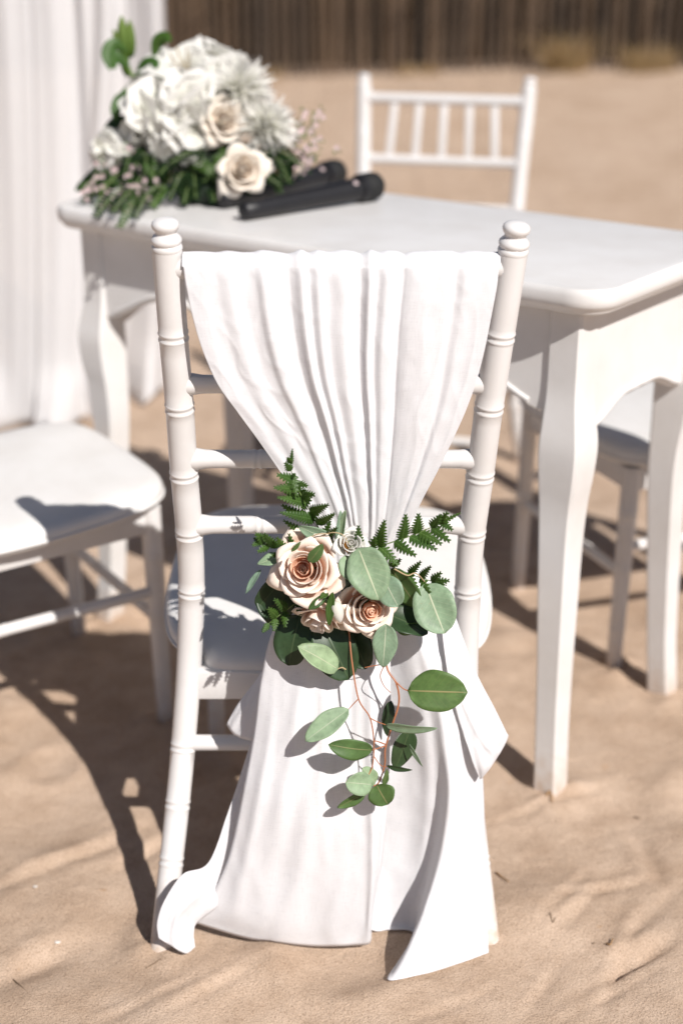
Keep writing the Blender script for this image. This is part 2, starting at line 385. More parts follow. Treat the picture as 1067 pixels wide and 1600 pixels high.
# ------------------------------------------------------------------ chairs
RING = [(-.0065, 0), (-.0052, .0006), (-.0040, .0009), (-.0026, .0005), (-.0012, -.0002), (0, -.0004), (.0012, -.0002), (.0026, .0005), (.0040, .0009), (.0052, .0006), (.0065, 0)]
def ringed(path_fn, s0, s1, r_fn, rings, step):
    st = sorted(set([round(v, 5) for v in np.arange(s0, s1, step)] + [s1] + [round(q+o, 5) for q in rings for o, _ in RING]))
    st = [v for v in st if s0 <= v <= s1]
    P, R = [], []
    for v in st:
        dr = 0
        for q in rings:
            if abs(v-q) < .0066:
                dr = np.interp(v-q, [o for o, _ in RING], [d for _, d in RING])
        P.append(path_fn(v)); R.append(r_fn(v)+dr)
    return P, R
FINIAL = [(-.001, .0160), (.001, .0168), (.0035, .0172), (.006, .0164), (.0072, .0152), (.0085, .0160), (.011, .0171), (.014, .0166), (.0168, .0142), (.0188, .0122), (.0205, .0114),
          (.0222, .0122), (.0240, .0138), (.0265, .0149), (.0290, .0152), (.0315, .0145), (.0335, .0125), (.0352, .0090), (.0360, .0045), (.0363, .0005)]
def make_chair(name, label, origin, PL, PR, cush, rails, post_rings, z_frame, z_str, legs, seat_z, spindles=True, top_z=.872):
    """PL, PR: (x, y, z) points of the two back posts from the foot up to the finial's base."""
    O = Vector(origin); t = thing(name, label, 'chair', O, 'white bamboo-turned chairs round the signing table')
    cm = M['chair']
    def path(Pts):
        S = np.array(crom(Pts, 12)); z = S[:, 2]
        def f(v): return Vector((float(np.interp(v, z, S[:, 0])), float(np.interp(v, z, S[:, 1])), v))
        return f
    fl, fr = path(PL), path(PR)
    for f, P in ((fl, PL), (fr, PR)):
        zt = P[-1][2]
        pp, rr = ringed(f, P[0][2], zt, lambda v: .0152+.0014*min(1, max(0, v/.5)), post_rings, .02)
        po = tube('back_post', pp, rr, cm, t, 22, off=O)
        ax = (f(zt)-f(zt-.03)).normalized()
        V, F = tube_data([f(zt)+ax*h for h, _ in FINIAL], [r for _, r in FINIAL], 22)
        obj('finial', V, F, cm, t, off=O, auto=math.radians(60))
    for z, r, rg in rails:
        a, b = fl(z), fr(z); d = (b-a).length
        pf = lambda v: a.lerp(b, v/d)
        e = lambda v: r-.0008+.0022*math.exp(-max(0, v-.016)/.005)+.0022*math.exp(-max(0, d-v-.016)/.005)
        pp, rr = ringed(pf, .004, d-.004, e, rg+[d-q for q in rg], .012)
        tube('rail', pp, rr, cm, t, 18, off=O)
    if spindles:
        zs = sorted([r[0] for r in rails])[-2:]
        for k in range(5):
            q = .12+.76*(k+.5)/5; qb = .08+.84*(k+.5)/5+ .0
            a = fl(zs[0]).lerp(fr(zs[0]), qb); b = fl(zs[1]).lerp(fr(zs[1]), q)
            beam('spindle', a, b, .017, .010, cm, t, off=O, up=(0, 1, 0))
    # seat frame and stretchers
    a, b = fl(z_frame), fr(z_frame); ins = (b-a).normalized()*.010
    beam('rear_apron', a+ins, b-ins, .018, .042, cm, t, off=O, bev=.004)
    a, b = fl(z_str), fr(z_str)
    tube('stretcher', [a, b], .0105, cm, t, 14, off=O)
    FL, FR = Vector(legs[0]), Vector(legs[1])      # tops of the front legs (x, y, z)
    for Lg in (FL, FR):
        foot = Vector(legs[2+(Lg is FR)])
        pf = lambda v, a=foot, b=Lg: a.lerp(b, v)
        ln = (Lg-foot).length
        rg = [.27*ln, .55*ln, .8*ln]
        pp, rr = ringed(lambda v: foot.lerp(Lg, v/ln), 0, ln, lambda v: .0125+.004*v/ln, rg, .03)
        tube('front_leg', pp, rr, cm, t, 18, off=O)
    beam('front_apron', FL+Vector((0, 0, -.022)), FR+Vector((0, 0, -.022)), .020, .040, cm, t, off=O, bev=.004)
    for rear, frn in ((fl, FL), (fr, FR)):
        beam('side_apron', rear(z_frame), frn+Vector((0, 0, -.022)), .018, .040, cm, t, off=O, bev=.004)
    for rear, frn, foot in ((fl, FL, Vector(legs[2])), (fr, FR, Vector(legs[3]))):
        for zz in (.24,):
            q = (zz-foot.z)/(frn.z-foot.z)
            a, b = rear(zz), foot.lerp(frn, q); d = (b-a).length
            pp, rr = ringed(lambda v: a.lerp(b, v/d), 0, d, lambda v: .0095, [d*.33, d*.67], .03)
            tube('stretcher', pp, rr, cm, t, 14, off=O)
    for zz in (.19,):
        qa = (zz-legs[2][2])/(FL.z-legs[2][2])
        a, b = Vector(legs[2]).lerp(FL, qa), Vector(legs[3]).lerp(FR, qa); d = (b-a).length
        pp, rr = ringed(lambda v: a.lerp(b, v/d), 0, d, lambda v: .0095, [d*.33, d*.67], .03)
        tube('stretcher', pp, rr, cm, t, 14, off=O)
    # cushion: outline (right half) mirrored, lofted
    cx, cy, sgn = cush['cx'], cush['cy'], cush['dir']
    half = crom(cush['half'], 5); out_ = [(x, y) for x, y in half] + [(-x, y) for x, y in half[::-1][1:-1]]
    def zp(y): return seat_z[0]+(seat_z[1]-seat_z[0])*min(1.05, max(-.05, y/.40))
    layers = [(.965, -.030), (.99, -.026), (1.0, -.018), (1.0, -.010), (.99, -.004), (.965, .001), (.90, .005), (.75, .008), (.5, .010), (.25, .011), (.02, .0115)]
    V = []; n = len(out_); my = .20
    for s, dz in layers:
        for x, y in out_:
            xx, yy = x*s, my+(y-my)*s
            V.append(Vector((cx+xx, cy+sgn*yy, zp(yy)+dz)))
    F = grid_faces(len(layers), n, True); F.append(tuple(range(n-1, -1, -1))); F.append(tuple(range((len(layers)-1)*n, len(layers)*n)))
    obj('seat_cushion', V, F, M['cushion'], t, off=O)
    # piping seam round the cushion
    pv = [Vector((cx+x*1.003, cy+sgn*(my+(y-my)*1.003), zp(y)-.0195)) for x, y in out_]; pv.append(pv[0])
    tube('piping', pv, .0022, M['cushion'], t, 6, off=O, cap=False)
    return t, fl, fr
HALF = [(0, 0), (.10, 0), (.145, .004), (.160, .022), (.172, .040), (.198, .060), (.214, .10), (.2225, .17), (.222, .25), (.214, .32), (.196, .365), (.160, .392), (.10, .402), (0, .404)]

# the dressed chair
ylist = [(345, 1.535), (400, 1.541), (520, 1.555), (635, 1.572), (740, 1.588), (831, 1.602), (924, 1.613), (1050, 1.615), (1160, 1.597), (1255, 1.57), (1345, 1.54), (1478, 1.49), (1530, 1.475)]
def yd(py): return float(np.interp(py, [a for a, _ in ylist], [b for _, b in ylist]))
LP = [(261.5, 391), (271, 520), (281, 635), (288, 740), (296, 831), (299.5, 924), (295, 1050), (286.5, 1165), (278, 1255), (268, 1345), (253, 1478), (247, 1520)]
RP = [(800.5, 396), (779, 535), (762.5, 644), (749.5, 743), (736, 840), (730.5, 924), (727, 1050), (730, 1160), (736, 1255), (746, 1345), (759, 1448), (766, 1500)]
PLm = [U(x, y, yd(y)) for x, y in LP][::-1]; PRm = [U(x, y, yd(y-(4 if y < 900 else 0))) for x, y in RP][::-1]
zq = lambda py, Y=None: U(533, py, yd(py)).z
rings_main = [zq(y) for y in (524, 636, 741, 832, 923, 1166, 1256, 1345)]
main_rails = [(zq(417), .0125, []), (zq(600), .0115, []), (zq(717), .0118, [.088]), (zq(820), .0118, [.088])]
main, fl_m, fr_m = make_chair('dressed_chair', 'white bamboo-turned chair in front, its back dressed with white cloth and roses', (-.018, 1.80, 0), PLm, PRm,
    dict(cx=-.018, cy=1.607, dir=1, half=HALF), main_rails, rings_main, zq(1067), zq(1160),
    [(-.195, 1.975, .375), (.155, 1.975, .375), (-.20, 1.985, -.01), (.165, 1.985, -.01)], (.348, .402))

for (px, py, rr_) in ((283, 585, .0022), (278, 591, .0012), (281, 597, .0010), (277, 598, .0013)):
    c = U(px, py, yd(py)-.0150); V = [c+Vector((math.cos(q*1.047)*rr_*(1+.3*math.sin(q*2.1)), 0, math.sin(q*1.047)*rr_)) for q in range(6)]; V += [v+Vector((0, .004, 0)) for v in V]
    obj('paint_chip', V, [(0, 1, 2, 3, 4, 5)]+[(q, q+6, (q+1) % 6+6, (q+1) % 6) for q in range(6)], mat_flat('worn_patch', (.33, .28, .25), .7), main, off=main.location)
# the three plain chairs: one built, two copied
PLc = [(-.214, -.285, -.03), (-.205, -.268, .05), (-.188, -.225, .20), (-.176, -.200, .33), (-.174, -.200, .42), (-.178, -.212, .55), (-.183, -.232, .70), (-.190, -.262, .875)]
PRc = [(-x, y, z) for x, y, z in PLc]
plain, _, _ = make_chair('plain_chair', 'white chair cut off by the left picture edge, backrest out of view', (0, 0, 0), PLc, PRc,
    dict(cx=0, cy=-.195, dir=1, half=HALF), [(.858, .0125, []), (.724, .0115, []), (.62, .0118, [.088]), (.53, .0118, [.088])],
    [.08, .155, .235, .44, .54, .64, .78], .352, .24,
    [(-.178, .165, .385), (.178, .165, .385), (-.18, .172, -.02), (.18, .172, -.02)], (.392, .421))
def put(o, x, y, rz, rx=0, ry=0):
    o.location = (x, y, hz(x, y)); o.rotation_euler = (math.radians(rx), math.radians(ry), math.radians(rz))
put(plain, -.533, 2.118, -57.3)
c2 = copy_tree(plain); put(c2, .573, 2.446, 111); c2['label'] = 'white chair tucked under the right table end, only seat and legs showing'
c3 = copy_tree(plain); put(c3, .17, 3.105, 165.5); c3['label'] = 'far white chair behind the table with five upright spindles in its backrest'
for ch in c3.children:
    pass

# ------------------------------------------------------------------ signing table
TB = Vector((.330, 1.777, 0)); tu = Vector((-.788, .616, 0)); tn = Vector((.616, .788, 0)); TL, TD, TZ = 1.06, .46, .78
def TP(a, b, z): return TB + tu*a + tn*b + Vector((0, 0, z))
tab = thing('signing_table', 'white table with curved legs and scalloped apron standing on the sand', 'table', TP(TL/2, TD/2, 0)); TO = tab.location.copy()
def rrect(L0, D0, r, ins, n=10):
    P = []
    for (ca, cb, a0) in ((L0-r, D0-r, 0), (r, D0-r, 90), (r, r, 180), (L0-r, r, 270)):
        for k in range(n+1):
            a = math.radians(a0+90*k/n); P.append((ca+(r-ins)*math.cos(a), cb+(r-ins)*math.sin(a)))
    return P
lay = [(.014, -.036), (.010, -.034), (.008, -.030), (.004, -.027), (.001, -.023), (0, -.017), (0, -.009), (.0015, -.004), (.004, -.001), (.008, 0)]
V = []; 
for ins, dz in lay: V += [TP(a, b, TZ+dz) for a, b in rrect(TL, TD, .055, ins)]
n = 44; F = grid_faces(len(lay), n, True); F.append(tuple(range(n-1, -1, -1))); F.append(tuple(range((len(lay)-1)*n, len(lay)*n)))
obj('tabletop', V, F, M['table'], tab, off=TO, auto=math.radians(35))
def leg_shape():
    # z, outward shift of outer corner, side of square section
    return [(.744, 0, .050), (.68, 0, .050), (.625, .001, .051), (.585, .007, .057), (.555, .0115, .062), (.53, .0115, .062), (.495, .008, .058), (.46, .003, .053), (.40, 0, .049), (.30, .001, .045),
            (.20, .003, .041), (.11, .006, .039), (.05, .010, .039), (.0, .014, .040), (-.03, .016, .041)]
for (ca, cb, sa, sb) in ((.045, .036, 1, 1), (TL-.045, .036, -1, 1), (.045, TD-.036, 1, -1), (TL-.045, TD-.036, -1, -1)):
    prof = crom([(z, o, s) for z, o, s in leg_shape()], 4); V = []; ch = .004
    for z, o, s in prof:
        a0, b0 = ca-sa*o, cb-sb*o
        sq = [(ch, 0), (s-ch, 0), (s, ch), (s, s-ch), (s-ch, s), (ch, s), (0, s-ch), (0, ch)]
        for x, y in sq: V.append(TP(a0+sa*x, b0+sb*y, z))
    F = grid_faces(len(prof), 8, True); F.append(tuple(range(7, -1, -1))); F.append(tuple(range((len(prof)-1)*8, len(prof)*8)))
    obj('leg', V, F, M['table'], tab, off=TO, auto=math.radians(30))
def apron(p0, p1, nin, pend, base=.560):
    """scalloped board from p0 to p1 (a, b); nin = inward direction in (a, b)"""
    n = 60; V = []; L0 = math.hypot(p1[0]-p0[0], p1[1]-p0[1])
    for k in range(n+1):
        q = k/n; m_ = min(q, 1-q)*L0; c = abs(q-.5)*L0
        zb = base + .052*(1-math.exp(-(m_/.09)**2)) - .018*math.exp(-(c/.05)**2) - pend*math.exp(-((c-.20)/.05)**2)
        a, b = p0[0]+(p1[0]-p0[0])*q, p0[1]+(p1[1]-p0[1])*q
        for (ii, z) in ((0, .7435), (0, zb+.003), (.003, zb), (.015, zb), (.018, zb+.003), (.018, .7435)):
            V.append(TP(a+nin[0]*ii, b+nin[1]*ii, z))
    F = grid_faces(n+1, 6, True); F.append(tuple(range(5, -1, -1))); F.append(tuple(range(n*6, n*6+6)))
    o = obj('apron', V, F, M['table'], tab, off=TO, auto=math.radians(35))
    # carved bead following the scallop
    pth = []
    for k in range(2, n-1):
        q = k/n; m_ = min(q, 1-q)*L0; c = abs(q-.5)*L0
        zb = base + .052*(1-math.exp(-(m_/.09)**2)) - .018*math.exp(-(c/.05)**2) - pend*math.exp(-((c-.20)/.05)**2)
        a, b = p0[0]+(p1[0]-p0[0])*q, p0[1]+(p1[1]-p0[1])*q
        pth.append(TP(a-nin[0]*.001, b-nin[1]*.001, zb+.009))
    tube('carved_bead', pth, .004, M['table'], o, 8, off=TO)
apron((.093, .041), (TL-.093, .041), (0, 1), .02, .592)
apron((.093, TD-.041), (TL-.093, TD-.041), (0, -1), .02, .592)
apron((.050, .084), (.050, TD-.084), (1, 0), 0)
apron((TL-.050, .084), (TL-.050, TD-.084), (-1, 0), 0)

# ------------------------------------------------------------------ white cloth on the chair back
drape = thing('chair_drape', 'white linen cloth gathered over the front chair back and trailing on the sand', 'drape', (0, 1.55, .5)); DO = drape.location.copy()
def crumple(x, y, seed, amp=.0011):
    """soft sharp-crested creases, x and y in metres along the cloth"""
    wx = x+.03*noise.noise((x*9, y*9, seed)); wy = y+.03*noise.noise((x*9, y*9, seed+5))
    a = 1-abs(noise.noise((wx*16+wy*7, wy*7-wx*3, seed)))*2.2; b = 1-abs(noise.noise((wx*30-wy*14, wy*20+wx*8, seed+9)))*2.2
    m_ = .5+.5*noise.noise((x*6, y*6, seed+3))
    return amp*(max(0, a)**3*1.6*m_ + max(0, b)**3*.8*(1-m_))
def smooth_noise(u, v, s, seed): return noise.noise((u*s, v*s*.6, seed))
# upper part: from the top rail down to the knot under the flowers
Lb = crom([(287, 417), (291, 446), (300, 490), (316, 545), (340, 600), (372, 645), (405, 690), (440, 740), (475, 790), (505, 840), (520, 900)], 8)
Rb = crom([(779, 418), (776, 447), (768, 490), (757, 545), (744, 595), (728, 640), (708, 685), (684, 735), (660, 780), (634, 835), (612, 900)], 8)
nv, nu = 121, 240
KN = [(0, .003), (.05, .0045), (.10, .002), (.14, .0065), (.195, .0010), (.225, .003), (.25, .0095), (.30, .002), (.33, -.003), (.345, .001), (.37, .0105), (.392, .001), (.42, .009), (.45, .0035), (.50, .009), (.535, .004),
      (.560, -.003), (.573, .001), (.592, .0095), (.617, .002), (.648, .0085), (.680, .005), (.700, -.003), (.712, .001), (.735, .005), (.79, .0075), (.845, .0060), (.868, .0005), (.90, .0060), (.955, .0035), (1, .003)]
KX = np.array([a for a, _ in KN]); KH = np.array([b for _, b in KN])
def hermite(x, xs_, hs_):
    i = min(max(int(np.searchsorted(xs_, x))-1, 0), len(xs_)-2)
    m_ = [0 if (k == 0 or k == len(xs_)-1) else ((hs_[k]-hs_[k-1])*(hs_[k+1]-hs_[k]) > 0)*(hs_[k+1]-hs_[k-1])/(xs_[k+1]-xs_[k-1]) for k in (i, i+1)]
    h_ = xs_[i+1]-xs_[i]; t = (x-xs_[i])/h_; t2, t3 = t*t, t*t*t
    return (2*t3-3*t2+1)*hs_[i]+(t3-2*t2+t)*h_*m_[0]+(-2*t3+3*t2)*hs_[i+1]+(t3-t2)*h_*m_[1]
V = []; uv = []
NB = 14
for i in range(nv+NB):
    a = max(0, (NB-i)/NB)
    v = max(0, i-NB)/(nv-1)
    k = v*(len(Lb)-1); k0 = min(int(k), len(Lb)-2); f = k-k0
    lp = Lb[k0]*(1-f)+Lb[k0+1]*f; rp = Rb[k0]*(1-f)+Rb[k0+1]*f
    amp = float(np.interp(v, [0, .12, .3, .55, .8, 1], [.9, 1.05, 1.15, 1.0, .6, .4]))
    for j in range(nu):
        u = j/(nu-1)
        px = lp[0]+(rp[0]-lp[0])*u; py = lp[1]+(rp[1]-lp[1])*u
        us = u + .012*math.sin(4.2*v+9*u)*math.sin(PI*u)*v*2 + .010*smooth_noise(u, v, 4, 7.7)*math.sin(PI*u)
        us = min(1, max(0, us))
        # some folds die out on the way down, others only start there
        live = 1-.55*max(0, smooth_noise(u, v, 3.2, 4.4))*min(1, v*4)
        h = hermite(us, KX, KH)*amp*live*.66 + .0022*smooth_noise(u, v, 6, 2.2)*min(1, .3+v) + .0007*smooth_noise(u, v, 22, 5.1)
        pinch = .0016*math.exp(-((v-.05)/.03)**2)*smooth_noise(u, 0, 30, 9.9)
        h += pinch + crumple(u*.33, v*.36, 4.4, .0013)*min(1, .35+2*v)
        rr = .0150 + max(-.002, h*.55)
        if i < NB:
            th = a*PI*.95
            p = U(px, 417, 1.541)
            V.append(Vector((p.x, 1.541 - rr*math.cos(th), p.z + rr*math.sin(th)-.055*max(0, a-.75))))
        else:
            bulge = .016*math.sin(PI*min(1, v*1.05))
            top = math.exp(-v/.04)
            Y = 1.541-(rr*top+(.0150+h)*(1-top)) - .004*v - bulge*.25 + .030*v**2
            V.append(U(px, py, Y))
        uv.append((u*(.33)*4, v*.45*4))
o = obj('gathered_swag', V, grid_faces(nv+NB, nu), M['cloth'], drape, uv=uv, off=DO); solid(o, .0009)

def loft(name, rows, mul=(10, 8), wr=None, seed=1.0, uvs=(1.3, 1.8), amp=.0015, cr=.0020, flat=1.0):
    """rows of (px, py, Y) control points -> smooth cloth sheet; wr = soft ridges (u0, u1, v0, v1, width, height)"""
    rows = [[(a, b, np.mean([q[2] for q in r])*(1-flat)+c*flat) for a, b, c in r] for r in rows]
    R = [crom(r, mul[0]) for r in rows]; cols = list(zip(*R)); G_ = [crom(c, mul[1]) for c in cols]
    nu_, nv_ = len(G_), len(G_[0]); V = []; uv = []
    for i in range(nv_):
        for j in range(nu_):
            px, py, Y = G_[j][i]; u = j/(nu_-1); v = i/(nv_-1)
            y = Y - crumple(px/1150, py/1150, seed, cr) - amp*smooth_noise(u, v, 5, seed)*2 - amp*.5*smooth_noise(u, v, 14, seed+3)
            for (u0, u1, v0, v1, wd, hh) in (wr or []):
                e = max(0, 1-((2*v-v0-v1)/(v1-v0))**2) if v0 < v < v1 else 0
                uc = u0+(u1-u0)*(v-v0)/(v1-v0); x = (u-uc)/wd
                y -= hh*e*math.exp(-x*x)
            p = U(px, py, y)
            fl = hz(p.x, p.y)+.003; dz_ = p.z-fl
            p.z = fl + .5*(dz_+math.sqrt(dz_*dz_+.004**2))
            V.append(p); uv.append((u*uvs[0], v*uvs[1]))
    o = obj(name, V, grid_faces(nv_, nu_), M['cloth'], drape, uv=uv, off=DO); solid(o, .0009)
    return o
# broad tail on the left
loft('hanging_tail', [
    [(500, 900, 1.535), (515, 905, 1.525), (530, 908, 1.522), (548, 908, 1.525), (566, 906, 1.53), (582, 900, 1.54)],
    [(432, 975, 1.525), (468, 985, 1.508), (505, 990, 1.502), (545, 990, 1.505), (582, 985, 1.512), (606, 978, 1.53)],
    [(408, 1060, 1.522), (450, 1068, 1.500), (500, 1070, 1.492), (545, 1070, 1.497), (588, 1068, 1.498), (610, 1060, 1.520)],
    [(396, 1150, 1.517), (440, 1160, 1.486), (497, 1165, 1.478), (545, 1165, 1.482), (588, 1162, 1.484), (609, 1155, 1.512)],
    [(377, 1250, 1.508), (425, 1262, 1.472), (490, 1268, 1.464), (545, 1268, 1.466), (588, 1264, 1.472), (606, 1255, 1.505)],
    [(357, 1340, 1.503), (410, 1355, 1.478), (484, 1362, 1.466), (545, 1362, 1.466), (585, 1358, 1.472), (596, 1348, 1.500)],
    [(324, 1412, 1.508), (400, 1432, 1.480), (480, 1438, 1.474), (545, 1437, 1.474), (578, 1432, 1.476), (583, 1418, 1.482)],
    [(297, 1440, 1.518), (396, 1469, 1.489), (480, 1479, 1.480), (545, 1478, 1.480), (574, 1476, 1.480), (580, 1468, 1.484)],
], flat=.5, amp=.002, wr=[(.42, .44, .25, .62, .025, .0035), (.30, .22, .2, .8, .04, .004), (.62, .60, .15, .5, .03, -.004), (.52, .50, .18, .7, .02, -.0025), (.12, .10, .3, .95, .03, .004), (.74, .80, .25, 1.0, .035, .006), (.40, .30, .45, 1.05, .05, .006), (.88, .90, .2, .9, .02, -.003)], seed=3.1)
# right tail: receding panel, then the fold that kicks out towards the viewer
loft('hanging_tail', [
    [(575, 900, 1.545), (590, 905, 1.538), (603, 905, 1.537), (612, 905, 1.536), (625, 900, 1.54), (640, 890, 1.55), (655, 885, 1.56)],
    [(588, 985, 1.548), (615, 990, 1.535), (640, 990, 1.528), (655, 990, 1.526), (675, 985, 1.535), (695, 975, 1.55), (708, 970, 1.565)],
    [(596, 1060, 1.545), (630, 1065, 1.530), (662, 1068, 1.518), (680, 1070, 1.513), (705, 1062, 1.522), (724, 1052, 1.535), (738, 1048, 1.55)],
    [(600, 1140, 1.540), (640, 1148, 1.527), (676, 1152, 1.512), (696, 1155, 1.502), (716, 1155, 1.512), (734, 1153, 1.528), (747, 1150, 1.545)],
    [(598, 1220, 1.535), (645, 1230, 1.526), (683, 1238, 1.512), (703, 1240, 1.490), (722, 1235, 1.508), (742, 1225, 1.528), (754, 1218, 1.545)],
    [(592, 1310, 1.532), (640, 1322, 1.526), (672, 1330, 1.514), (691, 1330, 1.486), (716, 1325, 1.500), (742, 1312, 1.515), (757, 1302, 1.530)],
    [(583, 1390, 1.522), (625, 1405, 1.520), (655, 1415, 1.508), (664, 1418, 1.460), (702, 1410, 1.480), (738, 1395, 1.497), (759, 1385, 1.510)],
    [(577, 1438, 1.512), (615, 1455, 1.512), (650, 1466, 1.500), (634, 1488, 1.428), (685, 1475, 1.450), (733, 1456, 1.478), (761, 1446, 1.492)],
    [(576, 1452, 1.508), (612, 1465, 1.508), (646, 1474, 1.496), (605, 1539, 1.4095), (668, 1522, 1.424), (728, 1502, 1.443), (763, 1489, 1.458)],
], mul=(9, 8), amp=.002, wr=[(.70, .66, .15, .5, .03, .005), (.55, .80, .10, .45, .02, .003), (.75, .95, .2, .5, .02, -.003), (.62, .78, .3, .6, .015, .002), (.82, .86, .2, .45, .03, -.006), (.60, .62, .15, .45, .025, .003), (.28, .26, .2, .7, .04, .003)], seed=8.4)
# loose corner of cloth sticking out on the right
loft('hem_flap', [
    [(688, 965, 1.530), (698, 963, 1.535), (710, 960, 1.542)],
    [(698, 1045, 1.512), (720, 1048, 1.520), (742, 1047, 1.530)],
    [(712, 1108, 1.504), (744, 1116, 1.514), (772, 1106, 1.530)],
    [(724, 1148, 1.502), (758, 1160, 1.510), (790, 1143, 1.528)],
    [(730, 1165, 1.502), (760, 1176, 1.510), (793, 1152, 1.528)],
    [(740, 1196, 1.506), (762, 1200, 1.512), (781, 1176, 1.526)],
    [(750, 1218, 1.516), (754, 1214, 1.518), (758, 1208, 1.520)],
], seed=11.2, wr=[(.1, .75, .15, .8, .06, .004), (.5, .9, .3, .9, .05, -.003)])
# small flap sticking out on the left, below the seat
loft('hem_flap', [
    [(450, 990, 1.545), (455, 992, 1.54), (462, 992, 1.535), (470, 990, 1.53)],
    [(404, 1058, 1.558), (414, 1062, 1.545), (425, 1062, 1.535), (436, 1060, 1.53)],
    [(372, 1100, 1.558), (385, 1108, 1.545), (402, 1112, 1.532), (420, 1110, 1.525)],
    [(354, 1132, 1.556), (366, 1148, 1.546), (386, 1156, 1.534), (410, 1158, 1.525)],
], seed=1.7)
# tail end trailing over the rear left foot
loft('hem_flap', [
    [(420, 1070, 1.536), (424, 1072, 1.536), (428, 1072, 1.535), (436, 1070, 1.534)],
    [(386, 1180, 1.528), (392, 1182, 1.527), (400, 1184, 1.527), (412, 1184, 1.527)],
    [(356, 1270, 1.515), (363, 1276, 1.512), (374, 1282, 1.514), (390, 1286, 1.518)],
    [(326, 1348, 1.494), (336, 1358, 1.497), (350, 1368, 1.502), (366, 1376, 1.508)],
    [(286, 1366, 1.482), (303, 1384, 1.482), (323, 1402, 1.486), (342, 1414, 1.494)],
    [(258, 1406, 1.469), (274, 1420, 1.471), (292, 1432, 1.476), (309, 1441, 1.486)],
    [(246, 1440, 1.464), (264, 1452, 1.466), (285, 1458, 1.470), (303, 1457, 1.477)],
    [(248, 1466, 1.459), (266, 1477, 1.462), (290, 1490, 1.462), (305, 1480, 1.468)],
], seed=5.5, wr=[(.55, .40, .45, 1.0, .05, .003), (.3, .2, .5, 1.0, .05, -.002)], amp=.001)

# ------------------------------------------------------------------ leaves, ferns, roses
VIEW = Vector((0, cp_, -sp_))
def leaf(name, base, tip, width, m, parent, off, cup=.10, bend=.05, roll=0.0, a=.85, p=.62, nl=16, nw=8, notch=0):
    base, tip = Vector(base), Vector(tip); ax = tip-base; L0 = ax.length; ax.normalize()
    nrm = -VIEW; nrm = (nrm-ax*nrm.dot(ax)).normalized()
    nrm = Matrix.Rotation(math.radians(roll), 3, ax) @ nrm; sd_ = ax.cross(nrm)
    V = []; uv = []
    ph = random.uniform(0, 6); tws = random.uniform(-.16, .16); asy = random.uniform(-.06, .06)
    for i in range(nl+1):
        t = i/nl; wd = width*(max(0.0, math.sin(PI*min(1, max(0, t))**a))**p) if 0 < t < 1 else width*.02
        for j in range(nw+1):
            s = -1+2*j/nw
            q = base + ax*(L0*t) + sd_*(wd*.5*s*(1+asy*s)*(1+.025*math.sin(11*t+ph+s)))
            q += nrm*(cup*wd*(abs(s)**1.5) + bend*L0*math.sin(PI*t) + .035*width*math.sin(7*t+ph+s*2)*abs(s) + tws*s*wd*(t-.3))
            V.append(q); uv.append((j/nw, t))
    o = obj(name, V, grid_faces(nl+1, nw+1), m, parent, uv=uv, off=off); solid(o, .0005)
    return o
def pinna(base, tip, width, m, parent, off, teeth=8, roll=0.0, bend=.08):
    base, tip = Vector(base), Vector(tip); ax = tip-base; L0 = ax.length; ax.normalize()
    nrm = -VIEW; nrm = (nrm-ax*nrm.dot(ax)).normalized(); nrm = Matrix.Rotation(math.radians(roll), 3, ax) @ nrm; sd_ = ax.cross(nrm)
    V = []; F = []; uv = []
    def P(t, s, lift): return base+ax*(L0*t)+sd_*s+nrm*(lift+bend*L0*math.sin(PI*t*.8)-.16*abs(s))
    rows = []
    for k in range(teeth):
        t0 = k/teeth; dt = 1/teeth
        env = width*.5*(1-t0)**.75*(.72+.28*min(1, t0*5))
        for (f, wv) in ((.06, .42), (.30, .86), (.62, 1.0), (.86, .80)):
            rows.append((t0+dt*f, t0+dt*f+dt*.42*wv, env*wv))
    rows.append((.995, 1.0, width*.02))
    for (tc, te, hw) in rows:
        b = len(V)
        V += [P(te, -hw, 0), P((tc+te)/2, -hw*.5, .0012), P(tc, 0, 0), P((tc+te)/2, hw*.5, .0012), P(te, hw, 0)]
        uv += [(0, tc), (.25, tc), (.5, tc), (.75, tc), (1, tc)]
        if b:
            for q in range(4): F.append((b-5+q, b-4+q, b+1+q, b+q))
    return obj('pinna', V, F, m, parent, uv=uv, off=off)
def frond(path, left, right, m, parent, off, label=None, wid=.013, stem=.0009):
    """path: rachis points; left/right: (position along rachis 0-1, tip point)"""
    S = crom(path, 8); fr = tube('fern_frond', S, [stem*(1-.6*i/len(S)) for i in range(len(S))], M['stem_green'], parent, 6, off=off)
    def at(q): return Vector(S[int(q*(len(S)-1))])
    for lst in (left, right):
        for q, tp in lst:
            b = at(q); L0 = (Vector(tp)-b).length
            pinna(b, tp, min(wid*1.5, .56*L0+.004), m, fr, off, teeth=max(5, int(L0/.0042)), roll=random.uniform(-25, 25))
    pinna(at(.86), at(1.0)+(at(1.0)-at(.86))*.8, wid*.6, m, fr, off, 7)
    return fr
